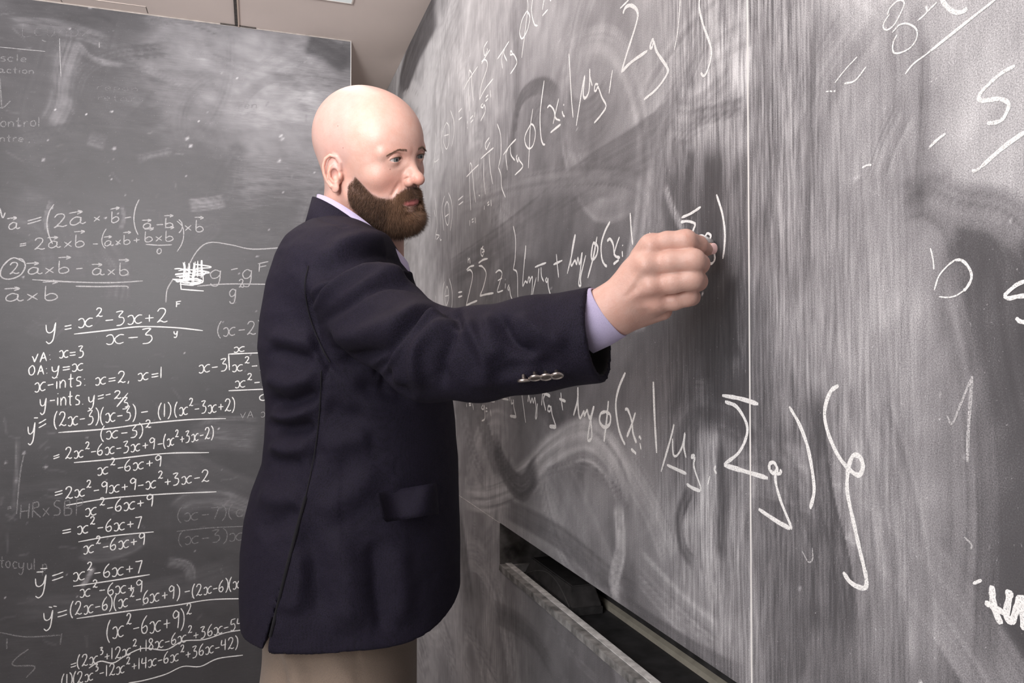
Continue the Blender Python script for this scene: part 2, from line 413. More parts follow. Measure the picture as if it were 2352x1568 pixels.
GB = np.array([  # chalk tone, with the ceiling lamp's glow painted in at upper right
[.28,.25,.16,.30,.38,.42,.46,.46,.40],
[.26,.29,.30,.32,.38,.44,.50,.46,.20],
[.22,.31,.27,.30,.36,.43,.52,.50,.40],
[.19,.28,.23,.27,.32,.39,.47,.47,.42],
[.16,.22,.20,.24,.29,.34,.39,.40,.38],
[.17,.26,.22,.23,.23,.26,.30,.32,.32],
[.20,.24,.26,.18,.17,.19,.22,.25,.25],
[.15,.15,.14,.13,.15,.17,.19,.2,.2],
[.19,.16,.14,.14,.14,.15,.20,.2,.2],
[.19,.14,.13,.13,.18,.23,.25,.25,.25],
[.15,.14,.14,.18,.22,.25,.26,.26,.26],
[.20,.20,.22,.22,.24,.26,.28,.28,.28],
[.24,.26,.26,.26,.26,.27,.28,.28,.28]])
GB[6:] *= .62; GB[4:6] *= .8; GB[:6, :4] *= .85
def dust_sheen_left(A, Z):
    V = np.stack([A, np.full(A.shape, BACK_Y), Z], -1)
    px, py, _ = project(V)
    D = grid_interp(px, py, BXX, BYY, GB)
    w = fbm(A*1.5, Z*1.5, 13)
    D = D*(1+.26*fbm(A*1.6+w, Z*4+w, 15, 4))*.94
    r = np.random.RandomState(21)
    for k in range(60):
        a0 = -.9+1.2*r.rand(); z0 = .6+1.9*r.rand(); ang = r.choice([.1, -.15, .5, 1.3])+r.randn()*.2
        L = .15+.30*r.rand(); cur = r.randn()*.5
        pts = [(a0+L*t*math.cos(ang+cur*t), z0+L*t*math.sin(ang+cur*t)) for t in (-1, -.5, 0, .5, 1)]
        m = (np.abs(A-a0) < .05) & (np.abs(Z-z0) < .05)
        base = D[m].mean() if m.any() else .2
        swipe(A, Z, D, pts, .02+.05*r.rand(), base*(1+r.choice([-.2, .16, .08])), .5, .8, .18, k, .4, r.choice([-1, 0, 1]))
    def q(*pp): return np.array([on_y(a, b)[[0, 2]] for a, b in pp])
    S = lambda pts, wpx, lev, **kw: swipe(A, Z, D, q(*pts), wpx, lev, **kw)
    S([(0,20),(120,25),(230,22),(290,60)], .05, .17, strength=.7, seed=1)
    S([(0,55),(120,60),(200,80),(260,105)], .03, .36, strength=.5, seed=2)
    S([(330,55),(420,40),(520,75)], .03, .38, strength=.6, seed=3)
    S([(700,90),(760,120),(806,150)], .06, .15, strength=.8, seed=4, soft=.6)
    S([(175,80),(150,160),(140,240),(110,300)], .05, .38, strength=.7, soft=.6, seed=5)
    S([(160,230),(190,160),(260,125),(340,115),(400,110)], .028, .24, strength=.6, seed=6, sharp=-1)
    S([(170,90),(215,135),(290,150)], .014, .42, strength=.6, soft=.7, seed=7)
    S([(450,120),(600,180),(720,190),(800,195)], .07, .44, strength=.4, soft=.9, seed=8)  # wide pale band painting the lamp's reflection
    S([(0,330),(100,305),(200,290),(330,300)], .018, .18, strength=.5, seed=9)
    S([(200,315),(245,330)], .03, .34, strength=.6, seed=10)
    S([(310,365),(400,345)], .02, .42, strength=.5, soft=.8, seed=11)
    S([(430,472),(475,468),(520,460)], .026, .44, strength=.7, soft=.3, seed=12)
    S([(120,455),(105,500),(112,540)], .008, .50, strength=.7, seed=13)
    S([(278,470),(285,500),(275,530)], .009, .42, strength=.7, seed=14)
    S([(20,470),(100,500),(140,560),(160,660)], .09, .28, strength=.5, seed=15)
    S([(230,560),(270,620),(265,700)], .04, .32, strength=.6, seed=16, sharp=1)
    S([(440,500),(490,520),(450,560)], .03, .30, strength=.4, seed=17)
    S([(40,1000),(38,1080),(30,1180)], .008, .36, strength=.7, soft=.6, seed=18)
    S([(60,745),(100,760),(150,740)], .03, .22, strength=.5, seed=19)
    S([(430,1010),(500,1000),(600,1010)], .06, .32, strength=.7, soft=.6, seed=20)
    S([(600,965),(520,960),(450,975)], .01, .34, strength=.5, seed=21)
    S([(370,1040),(470,1100),(600,1150)], .07, .26, strength=.5, seed=22)
    S([(180,1260),(230,1270),(290,1255),(330,1230)], .035, .32, strength=.6, seed=23)
    S([(185,1350),(200,1330),(215,1300)], .012, .55, strength=.8, soft=.7, seed=24)
    S([(400,1180),(440,1150),(520,1150),(600,1180)], .04, .36, strength=.5, seed=25)
    S([(0,1150),(150,1130),(260,1180)], .05, .12, strength=.6, seed=26)
    S([(380,1290),(430,1300),(440,1340)], .02, .38, strength=.6, seed=27)
    S([(0,1400),(200,1390),(400,1350),(560,1300)], .05, .24, strength=.4, seed=28)
    for (x, y) in ((645,312),(648,320),(262,341),(438,335),(430,318),(642,369),(208,17),(100,367),(55,1040),(105,1072)):
        S([(x-5,y+3),(x+5,y-3)], .007, .85, strength=.7, soft=.9, seed=x, taper=.3)
    D *= 1+.08*fbm(A*14, Z*60, 61, 3)+.12*fbm(A*22+Z*9, Z*24, 62, 3)
    r = np.random.RandomState(77)
    for k in range(150):                      # fine scratches and rubbed letters
        a0 = -.9+1.2*r.rand(); z0 = .5+2*r.rand(); an = r.randn()*.5 if k % 2 else r.rand()*3.1; L = .006+.03*r.rand()
        swipe(A, Z, D, [(a0-L*math.cos(an), z0-L*math.sin(an)), (a0, z0+.003*r.randn()), (a0+L*math.cos(an), z0+L*math.sin(an))], .0045, .30+.2*r.rand(), .35, .9, .2, k)
    speckle(A, Z, D, 220, 6, (-.95, .55), (.3, 2.5), .001, .004)
    return np.clip(D, .02, 1)
def board_grid(name, ua, uz, fixed, axis, dust_sheen_fn, mat, parent, skip=None, flip=False):
    """front sheet of a panel: a dense grid that carries chalk tone and painted sheen, with a folded edge behind"""
    A, Zg = np.meshgrid(ua, uz, indexing='ij')
    D = dust_sheen_fn(A, Zg)
    X = np.full(A.shape, fixed)
    V = np.stack([X, A, Zg], -1) if axis == 'x' else np.stack([A, X, Zg], -1)
    n, m = A.shape
    idx = np.arange(n*m).reshape(n, m)
    Q = np.stack([idx[:-1,:-1], idx[1:,:-1], idx[1:,1:], idx[:-1,1:]], -1)
    if skip is not None:
        ca = .5*(A[:-1,:-1]+A[1:,1:]); cz = .5*(Zg[:-1,:-1]+Zg[1:,1:]); Q = Q[~skip(ca, cz)]
    Q = Q.reshape(-1, 4)
    if not flip: Q = Q[:, ::-1]
    o = new_mesh(name, V.reshape(-1, 3), np.ascontiguousarray(Q), mat, parent, False)
    at = o.data.attributes.new('dust', 'FLOAT', 'POINT')
    at.data.foreach_set('value', D.reshape(-1).astype(np.float32))
    # how strongly the long eraser lines show
    if axis == 'x':
        px = project(V)[0]
        st = np.interp(px, [950, 1080, 1180, 1230, 1500, 1570, 1750, 2080, 2130], [.5, .45, .5, .15, .2, .9, 1.0, .9, .35])*(.75+.5*fbm(A*6, Zg*1.5, 41, 2))
    else: st = .22+.16*fbm(A*3, Zg*6, 42, 2)
    st = np.clip(st, 0, 1.2)
    at = o.data.attributes.new('streak', 'FLOAT', 'POINT')
    at.data.foreach_set('value', st.reshape(-1).astype(np.float32))
    return o
# --- right chalkboard
RB = empty('chalkboard', (WALL_X, 1.2, 0)); tag(RB, 'tall dusty chalkboard on the right wall, written over with large formulas, a recessed tray below', 'chalkboard')
cy_ = np.array(sorted(cols))
tb = .016
up_z = np.unique(np.concatenate([np.arange(TRAY_TOP, CEIL_Z, .0036), [CEIL_Z-.0005]]))
yA = np.concatenate([[SEAM_Y+.0012], cy_[cy_ > SEAM_Y+.002]])
yB = np.concatenate([cy_[cy_ < SEAM_Y-.002], [SEAM_Y-.0012]])
board_grid('writing_panel', yA, up_z, WALL_X, 'x', dust_sheen_right, M_RIGHT, RB)
board_grid('writing_panel', yB, up_z, WALL_X, 'x', dust_sheen_right, M_RIGHT, RB)
bm = bmesh.new()
add_box(bm, WALL_X+.0006, WALL_X+tb, SEAM_Y+.0012, 5.19, TRAY_TOP+.0004, CEIL_Z-.001)
add_box(bm, WALL_X+.0006, WALL_X+tb, .20, SEAM_Y-.0012, TRAY_TOP+.0004, CEIL_Z-.001)
bm_obj('panel_backing', bm, M_TRAYDARK, RB)
box('joint_strip', WALL_X-.0004, WALL_X+.006, SEAM_Y-.0012, SEAM_Y+.0012, TRAY_TOP, CEIL_Z-.001, M_ALU, RB)
lo_z = np.unique(np.concatenate([np.arange(.30, TRAY_TOP-.003, .004), [TRAY_BOT, TRAY_TOP-.0015]]))
box('chalk_filled_joint', WALL_X-.0003, WALL_X+.004, TRAY_END_Y, 5.19, TRAY_TOP-.0015, TRAY_TOP, M_TRAYLIP, RB)
lo_y = np.unique(np.concatenate([cy_, [TRAY_END_Y]]))
board_grid('lower_panel', lo_y, lo_z, WALL_X, 'x', dust_sheen_right, M_RIGHT, RB, skip=lambda a, z: (a < TRAY_END_Y) & (z > TRAY_BOT))
bm = bmesh.new()
add_box(bm, WALL_X+.0006, WALL_X+tb, .20, 5.19, .10, TRAY_BOT-.004)
add_box(bm, WALL_X+.0006, WALL_X+.125, TRAY_END_Y+.012, 5.19, TRAY_BOT-.004, TRAY_TOP-.004)
bm_obj('lower_backing', bm, M_TRAYDARK, RB)
# --- recessed tray
TR = RB
XB = WALL_X+.135
box('tray_floor', WALL_X+.030, XB, .25, TRAY_END_Y+.004, TRAY_BOT-.030, TRAY_BOT-.018, M_TRAYDARK, TR)
box('tray_back', XB-.008, XB+.004, .25, TRAY_END_Y+.004, TRAY_BOT-.018, TRAY_TOP+.05, M_TRAYDARK, TR)
box('tray_end', WALL_X+.0005, XB, TRAY_END_Y, TRAY_END_Y+.008, TRAY_BOT-.018, TRAY_TOP+.05, M_RIGHT and mat_plain('smudged_tray_end', (.17, .165, .165), .8, .7, 28), TR)
def lip(name, prof, mat, jag=0, seed=0, n=160):
    ys = np.linspace(.25, TRAY_END_Y+.002, n); V = []; k = len(prof)
    for i, y in enumerate(ys):
        for j, (x, z) in enumerate(prof):
            jx = jag*vnoise(np.array(y*55.+j*7), np.array(j*3.+.5), seed)*(.5+.5*vnoise(np.array(y*9.), np.array(1.5), 4)) if jag else 0
            V.append((x+float(jx), y, z+.4*float(jx)))
    Fc = []
    for i in range(n-1):
        for j in range(k):
            a = i*k+j; b = i*k+(j+1) % k
            Fc.append((a, b, b+k, a+k))
    Fc.append(tuple(range(k))[::-1]); Fc.append(tuple(range((n-1)*k, n*k)))
    o = new_mesh(name, V, Fc, mat, TR, False); return o
X0 = WALL_X
lip('lip_edge', [(X0-.0015, TRAY_BOT-.012), (X0-.0012, TRAY_BOT+.0005), (X0+.013, TRAY_BOT+.001), (X0+.013, TRAY_BOT-.012)], mat_plain('flaking_lip_edge', (.24, .235, .23), .9, .6, 45, .4, 120), .0011, 3)
lip('lip_rail', [(X0+.0128, TRAY_BOT-.02), (X0+.0128, TRAY_BOT+.0025), (X0+.0265, TRAY_BOT+.0020), (X0+.030, TRAY_BOT-.006), (X0+.030, TRAY_BOT-.02)], M_TRAYLIP, .0003, 8)
lip('back_bead', [(XB-.018, TRAY_BOT-.018), (XB-.016, TRAY_BOT-.010), (XB-.0085, TRAY_BOT-.006), (XB-.008, TRAY_BOT-.018)], M_CREAM)
box('end_rail', X0+.014, XB-.02, TRAY_END_Y-.012, TRAY_END_Y, TRAY_BOT-.018, TRAY_BOT-.002, M_TRAYLIP, TR)
keep_world(TR)
# --- left chalkboard
LB = empty('chalkboard', (-.2, BACK_Y, 0)); tag(LB, 'dark chalkboard on the back wall at left, covered with small algebra', 'chalkboard')
ua = np.array([on_y(p, 784)[0] for p in np.arange(-60, 806, 4.0)] + [LB_X1]); ua = ua[ua <= LB_X1]
ua = np.concatenate([[-3.18, -2.2, -1.4, -1.0], ua])
uz = np.concatenate([[.25, .4], np.arange(.50, CEIL_Z-.002, .0055), [CEIL_Z-.0012]])
board_grid('writing_panel', ua, uz, BACK_Y, 'y', dust_sheen_left, M_LEFT, LB, flip=True)
box('panel_backing', -3.18, LB_X1, BACK_Y+.0006, BACK_Y+.020, .25, CEIL_Z-.0012, M_EDGE, LB)
box('edge_trim', -3.18, LB_X1+.0005, BACK_Y-.0012, BACK_Y+.002, CEIL_Z-.0045, CEIL_Z-.0005, M_EDGE, LB)
box('edge_trim', LB_X1-.0005, LB_X1+.0015, BACK_Y-.0008, BACK_Y+.020, .25, CEIL_Z-.001, M_ALU, LB)
keep_world(LB)

# ------------------------------------------------------------------ chalk writing
# handwriting strokes: x to the right, y up, digits 1 high, small letters 0.6 high; width first
G = {
'x': (.85, [[(0,.5),(.12,.6),(.28,.58),(.36,.3),(.28,.02),(.12,-.04),(0,.04)], [(.84,.58),(.66,.6),(.5,.48),(.4,.3),(.46,.08),(.62,0),(.82,.08)]]),
'X': (.5, [[(0,.5),(.42,.05)], [(.42,.55),(0,0)]]),
'a': (.75, [[(.5,.5),(.28,.58),(.06,.36),(.06,.08),(.26,0),(.5,.2),(.52,.52),(.5,.14),(.6,0),(.75,.08)]]),
'b': (.6, [[(.06,1.1),(.04,.5),(.06,.05),(.3,-.02),(.52,.16),(.46,.42),(.26,.5),(.06,.34)]]),
'y': (.65, [[(0,.55),(.04,.2),(.2,.08),(.4,.2),(.5,.56)], [(.52,.6),(.46,.1),(.36,-.35),(.16,-.5),(.0,-.36)]]),
'g': (.6, [[(.48,.5),(.26,.6),(.04,.36),(.12,.06),(.34,.08),(.48,.3),(.5,.55),(.46,-.1),(.34,-.46),(.12,-.46),(.04,-.3)]]),
'=': (.55, [[(0,.42),(.26,.43),(.55,.46)], [(0,.18),(.28,.19),(.55,.22)]]),
'-': (.45, [[(0,.36),(.22,.37),(.45,.38)]]),
'+': (.5, [[(.25,.62),(.25,.1)], [(0,.36),(.5,.38)]]),
'(': (.25, [[(.25,1.12),(.08,.8),(0,.4),(.06,.05),(.2,-.2)]]),
')': (.25, [[(0,1.1),(.2,.8),(.24,.4),(.16,.05),(0,-.2)]]),
'|': (.15, [[(.06,1.15),(.05,-.2)]]),
'2': (.6, [[(.04,.78),(.18,.98),(.42,.96),(.5,.74),(.34,.4),(.1,.08),(.02,.0)], [(.02,.02),(.22,.1),(.42,.0),(.62,.06)]]),
'3': (.55, [[(.04,.92),(.28,.98),(.46,.96)], [(.46,.96),(.2,.58),(.44,.5),(.5,.24),(.34,.0),(.06,-.04)]]),
'6': (.5, [[(.42,1.0),(.16,.72),(.02,.36),(.08,.06),(.3,.0),(.44,.2),(.34,.42),(.06,.3)]]),
'9': (.5, [[(.44,.86),(.24,1.0),(.04,.8),(.14,.58),(.38,.66),(.46,.9),(.44,.4),(.38,-.02)]]),
'7': (.5, [[(0,.94),(.24,.93),(.5,.98)], [(.5,.98),(.36,.5),(.22,0)]]),
'4': (.5, [[(.06,.95),(.02,.5),(.5,.5)], [(.42,.98),(.38,0)]]),
'5': (.55, [[(.5,.98),(.1,.96)], [(.1,.96),(.06,.56),(.36,.56),(.46,.26),(.28,0),(0,.06)]]),
'8': (.5, [[(.42,.86),(.2,1.0),(.06,.8),(.26,.54),(.44,.24),(.24,0),(.04,.2),(.26,.54),(.44,.84)]]),
'1': (.2, [[(.1,1.0),(.08,0)]]),
'0': (.5, [[(.26,.7),(.06,.5),(.06,.15),(.26,0),(.46,.2),(.44,.55),(.24,.7)]]),
"'": (.25, [[(0,1.05),(.2,.84)]]),
':': (.2, [[(.05,.5),(.08,.46)], [(.08,.06),(.12,.02)]]),
',': (.2, [[(.1,.08),(.02,-.16)]]),
'.': (.15, [[(.05,.04),(.08,.0)]]),
'/': (.4, [[(.42,1.0),(0,-.1)]]),
'V': (.5, [[(0,.7),(.1,.5),(.2,.1)], [(.2,.1),(.5,.85)]]),
'A': (.6, [[(0,0),(.3,.9)], [(.3,.9),(.55,0)], [(.1,.34),(.5,.36)]]),
'O': (.6, [[(.3,.9),(.04,.6),(.1,.1),(.38,.04),(.56,.4),(.46,.84),(.28,.9)]]),
'i': (.15, [[(.06,.55),(.05,0)], [(.07,.82),(.09,.78)]]),
'n': (.5, [[(.04,.55),(.04,0)], [(.04,.3),(.26,.56),(.44,.4),(.44,0)]]),
't': (.4, [[(.2,.95),(.18,.1),(.3,0)], [(0,.58),(.4,.6)]]),
's': (.45, [[(.42,.6),(.16,.62),(.08,.42),(.36,.26),(.34,.04),(.04,.0)]]),
'S': (.55, [[(.5,.9),(.2,.94),(.08,.66),(.44,.4),(.4,.06),(.04,.02)]]),
'H': (.6, [[(.05,.9),(0,0)], [(0,.45),(.55,.5)], [(.6,.95),(.52,0)]]),
'R': (.6, [[(.08,.95),(.04,0)], [(.06,.9),(.4,.95),(.44,.66),(.08,.5),(.6,-.05)]]),
'B': (.6, [[(.08,.95),(.04,0)], [(.06,.92),(.4,.92),(.36,.56),(.08,.5),(.5,.4),(.46,.06),(.06,.0)]]),
'P': (.55, [[(.08,.95),(.04,-.1)], [(.06,.9),(.42,.92),(.44,.6),(.08,.46)]]),
'F': (.45, [[(.08,.9),(.05,0)], [(.0,.86),(.45,.92)], [(.06,.5),(.36,.52)]]),
'c': (.5, [[(.46,.5),(.2,.58),(.04,.3),(.16,.02),(.46,.06)]]),
'o': (.5, [[(.26,.58),(.06,.4),(.08,.1),(.3,.0),(.46,.2),(.42,.5),(.24,.58)]]),
'l': (.15, [[(.06,1.0),(.05,0)]]),
'r': (.4, [[(.04,.55),(.05,0)], [(.05,.3),(.2,.54),(.38,.55)]]),
'e': (.5, [[(.04,.3),(.44,.34),(.3,.6),(.06,.4),(.1,.06),(.44,.06)]]),
'q': (.5, [[(.44,.5),(.2,.6),(.04,.34),(.16,.04),(.4,.2),(.44,.55),(.42,-.45)]]),
'u': (.5, [[(.04,.55),(.06,.1),(.26,.0),(.42,.2),(.44,.56)], [(.44,.56),(.46,0)]]),
'p': (.5, [[(.06,.55),(.03,-.45)], [(.05,.4),(.3,.58),(.46,.34),(.3,.04),(.06,.1)]]),
'L': (.5, [[(.06,1.0),(.04,.0),(.5,.02)]]),
'>': (.75, [[(0,.0),(.4,.02),(.75,-.02)], [(.5,.16),(.76,-.02),(.48,-.2)]]),
'*': (.3, [[(0,.3),(.02,.3)]]),
' ': (.35, []),
}
def text_strokes(s, x0, y0, x1, y1, h, vec=0):
    """strokes of a handwritten line in frame pixels: ^ raises the next sign, ~ puts an arrow above it"""
    items = []; x = 0; up = False; arrow = False
    for ch in s:
        if ch == '^': up = True; continue
        if ch == '~': arrow = True; continue
        w, st = G[ch]; k = .62 if up else 1.0
        items.append((st, x, .68 if up else 0, k))
        if arrow: items.append((G['>'][1], x-.05, 1.35 if ch == 'b' else .95, .8))
        x += (w*k+.16); up = arrow = False
    L = math.hypot(x1-x0, y1-y0); ux, uy = (x1-x0)/L, (y1-y0)/L; sx = L/(x-.16)
    out = []
    for st, ox, oy, k in items:
        j = rng.randn(2)*.02
        for p in st:
            out.append([(x0+ux*(ox+a*k+j[0])*sx-uy*-1*0-(-uy)*0+uy*(oy+b*k+j[1])*h*1.0*-0 + 0,
                         y0+uy*(ox+a*k+j[0])*sx-(oy+b*k+j[1])*h) for a, b in p])
    return out
class Chalk:
    """chalk strokes lying on a board as thin raised ribbons"""
    def __init__(s, plane): s.plane = plane; s.V = []; s.F = []; s.n = 0; s.k = 0
    def stroke(s, pts, w, smooth=True):
        pts = np.asarray(pts, float)
        q = catmull(pts, 5) if smooth and len(pts) > 2 else np.array([pts[0]*(1-t)+pts[-1]*t for t in np.linspace(0, 1, 6)]) if len(pts) == 2 else pts
        W = s.plane(q[:, 0], q[:, 1])
        w = w*((.74 if W[0, 1] < .9 else 1.25 if W[0, 1] > 1.05 else 1.08) if s.plane is on_x else 1)
        d = np.gradient(W, axis=0); d /= (np.linalg.norm(d, axis=1, keepdims=True)+1e-9)
        nrm = np.array([-1, 0, 0]) if s.plane is on_x else np.array([0, -1, 0])
        side = np.cross(d, nrm)
        s.k += 1
        ww = w*.5*(1+.22*vnoise(np.arange(len(W))*.7, np.full(len(W), s.k*1.7), 5))
        ww[0] *= .6; ww[-1] *= .6
        W = W+nrm*(.00025+.00002*(s.k % 7))
        A = W+side*ww[:, None]; B = W-side*ww[:, None]; Cc = W+nrm*.00008
        for i in range(len(W)): s.V += [A[i], Cc[i], B[i]]
        for i in range(len(W)-1):
            a = s.n+3*i
            s.F += [(a, a+1, a+4, a+3), (a+1, a+2, a+5, a+4)]
        s.n += 3*len(W)
    def build(s, name, mat, parent):
        o = new_mesh(name, s.V, s.F, mat, parent, False)
        o.matrix_parent_inverse = Matrix.Translation(parent.location).inverted(); o['kind'] = 'stuff'
        return o
def left_line(name, rows, mat, w=.0034):
    c = Chalk(on_y)
    for r in rows:
        if isinstance(r, tuple): 
            for st in text_strokes(*r): c.stroke(st, w)
        else: c.stroke(r, w*1.15)
    return c.build(name, mat, LB)
T = left_line
T('chalk_formula', [("~a", 18,527,45,524,26), ("=", 64,519,96,511,28), ("(", 108,538,124,545,70), ("2~a", 122,524,198,512,30), ("X", 216,508,232,506,20),
   ("~b", 255,512,275,508,24), ("-", 285,508,300,506,20), ("(", 308,528,320,530,62), ("~a-~b", 328,524,400,522,20), (")X~b", 412,530,468,532,24), [(0,478),(6,500),(12,488)]], M_CHALK_MID)
T('chalk_formula', [("=", 45,568,60,566,18), ("2~aX~b", 80,572,196,566,26), ("-", 214,567,226,567,18), ("(", 234,566,244,564,34), ("~aX~b+", 240,564,320,558,20), ("~bX~b", 332,556,400,552,22),
   (")", 406,566,422,562,54), [(335,561),(365,563),(395,562)], ("0", 360,583,371,582,18)], M_CHALK_MID, .0031)
T('chalk_formula', [[(55,602),(30,592),(6,612),(2,634),(20,641),(46,632),(58,612),(52,596),(40,594)], ("2", 22,630,44,628,26), ("~aX~b", 62,630,162,626,26), ("-", 175,625,190,624,22),
   ("~aX~b", 212,631,296,632,26), [(74,642),(160,647),(250,649),(328,645)], [(174,657),(230,658),(288,657),(294,662)]], M_CHALK_MID)
T('chalk_formula', [("~aX~b", 12,692,136,688,30)], M_CHALK_MID)
T('chalk_formula', [("y", 106,768,134,764,42), ("=", 148,762,164,760,30), ("x^2-3x+2", 180,752,384,738,32), [(170,767),(250,758),(320,750),(400,752),(466,759)],
   ("x-3", 246,790,352,786,34), ("y", 400,768,410,768,14), ("F", 404,705,416,704,14)], M_CHALK)
T('chalk_formula', [("VA:", 74,834,118,826,24), ("x=3", 136,822,192,820,26)], M_CHALK)
T('chalk_formula', [("OA:", 66,862,110,858,24), ("y=x", 120,856,192,850,26)], M_CHALK)
T('chalk_formula', [("x-ints:", 80,900,198,884,32), ("x=2, x=1", 220,884,374,868,26)], M_CHALK)
T('chalk_formula', [("y-ints.", 93,934,192,928,34), ("y=-", 204,926,254,916,28), ("2", 262,916,278,914,18), ("3", 280,938,296,938,26), [(294,902),(268,934)]], M_CHALK)
T('chalk_formula', [("y=", 64,1002,106,982,42), ("'", 78,974,90,970,14), ("(2x-3)(x-3)", 124,980,312,962,32), ("-", 324,956,340,954,24), ("(1)", 364,958,392,956,30), ("(x^2-3x+2)", 402,954,540,942,28),
   [(134,993),(240,985),(340,972),(440,963),(519,961)], ("(x-3)^2", 232,1008,346,1000,28)], M_CHALK)
T('chalk_formula', [("=", 122,1057,136,1053,22), ("2x^2-6x-3x+9-", 150,1054,372,1028,26), ("(x^2+3x-2)", 376,1026,490,1004,26), [(170,1062),(260,1054),(380,1041),(480,1039)],
   ("x^2-6x+9", 224,1090,370,1070,26)], M_CHALK, .0033)
T('chalk_formula', [("=", 124,1144,142,1140,28), ("2x^2-9x+9-x^2+3x-2", 150,1144,480,1104,27), [(152,1160),(250,1144),(380,1134),(497,1129)], ("x^2-6x+9", 198,1184,352,1162,28)], M_CHALK)
T('chalk_formula', [("=", 142,1230,162,1227,26), ("x^2-6x+7", 178,1226,326,1212,28), [(180,1244),(260,1230),(353,1221)], ("x^2-6x+9", 192,1272,334,1250,28)], M_CHALK)
T('chalk_formula', [("y=", 82,1352,146,1334,44), ("'", 84,1326,104,1322,12), ("'", 92,1318,112,1314,12), ("x^2-6x+7", 168,1334,326,1314,30), [(168,1346),(250,1334),(344,1319)],
   ("x^2-6x+9", 184,1370,328,1358,28)], M_CHALK)
T('chalk_formula', [("y=", 100,1430,154,1418,40), ("'", 112,1406,122,1404,12), ("'", 122,1404,132,1402,12), ("(2x-6)(x^2-6x+9)", 162,1414,412,1372,30), ("-", 424,1366,436,1364,20), ("(2x-6)(x^2", 442,1370,566,1346,26),
   [(176,1420),(300,1402),(400,1390),(480,1377),(564,1374)], ("(x^2-6x+9)^2", 246,1468,440,1436,40)], M_CHALK)
T('chalk_formula', [("=(2x^3+12x^2+18x-6x^2+36x-54)", 162,1536,566,1440,26),
   [(204,1534),(230,1518),(260,1522),(290,1504),(330,1488),(380,1492),(420,1472),(470,1468),(520,1452),(572,1444)]], M_CHALK, .0032)
T('chalk_formula', [("(1)(2x^3-12x^2+14x-6x^2+36x-42)", 142,1576,546,1486,26), [(295,1568),(330,1562),(380,1548),(420,1530),(460,1530),(500,1512),(558,1504)]], M_CHALK, .0032)
T('chalk_formula', [("(x-2)", 500,772,600,766,30)], M_CHALK_MID)
T('chalk_formula', [("x", 538,808,563,806,18), [(524,813),(570,811),(640,809)], ("x-3", 456,856,522,850,28), [(525,812),(527,850)], ("x^2-3x", 534,852,640,846,24), ("x^2-3x", 540,890,645,884,24),
   [(525,897),(570,895),(640,892)], ("0", 594,920,614,918,20)], M_CHALK)
T('chalk_formula', [("g", 482,640,512,640,34), ("-", 530,627,546,624,22), ("g", 556,640,582,640,36), ("F", 592,624,616,620,22), [(453,657),(520,652),(640,653)], ("g^2", 526,682,560,680,30),
   [(424,630),(450,580),(480,557),(530,562),(580,572),(655,568)], [(398,640),(384,665),(381,694)]], M_CHALK_MID)
# the scribbled-out patch
c = Chalk(on_y); r_ = np.random.RandomState(4)
for k in range(26):
    x0 = 400+r_.rand()*50; y0 = 598+r_.rand()*50
    if k % 2: c.stroke([(x0, y0), (x0+15+20*r_.rand(), y0+3*r_.randn()), (x0+18+20*r_.rand(), y0+8), (x0+2, y0+10+3*r_.randn())], .0040)
    else: c.stroke([(x0+15, 597+10*r_.rand()), (x0+13+6*r_.randn(), 640+6*r_.randn())], .0040)
c.stroke([(396,641),(430,642),(462,645),(430,650),(396,641)], .004); c.stroke([(414,640),(416,664),(440,666),(468,668)], .0045, False)
c.build('chalk_scribble', M_CHALK, LB)
# old writing that was only half wiped off
T('rubbed_formula', [("HRXSBP", 46,1190,192,1180,36), ("=", 16,1172,26,1170,16), [(57,1035),(46,1090),(38,1180)]], M_CHALK_FAINT, .0035)
T('rubbed_formula', [("control", -18,292,92,290,22), ("ntre.,", 0,324,70,326,16), ("scle", 0,140,62,142,16), ("action", -6,166,78,170,14), [(0,180),(4,246)], [(-10,238),(5,248),(24,232)]], M_CHALK_FAINT, .003)
T('rubbed_formula', [("tocyul p", 0,1302,108,1310,26), ("(x-7)(c", 408,1196,560,1186,28), ("(x-3)x", 410,1250,560,1240,28), [(406,1220),(480,1212),(566,1208)]], M_CHALK_FAINT, .003)
T('rubbed_formula', [[(0,1452),(60,1462),(140,1458)], ("1", 12,1490,20,1490,24), [(66,1490),(36,1512),(32,1528),(80,1530),(60,1556)], [(142,1454),(138,1480)], ("ren", 548,250,590,248,16), [(96,92),(106,96)]], M_CHALK_FAINT, .0035)
T('rubbed_formula', [("HetnoLynnaritres", 434,128,734,166,14), ("repon", 222,206,316,210,14), ("retars", 224,230,330,234,14), ("LcunpX", 52,82,210,84,30)], M_CHALK_GHOST, .0016)
T('rubbed_formula', [[(137,88),(138,130),(140,176)], ("VA x", 552,962,620,956,18), [(228,97),(228,110)], [(0,108),(60,114),(104,118)]], M_CHALK_MID, .0016)

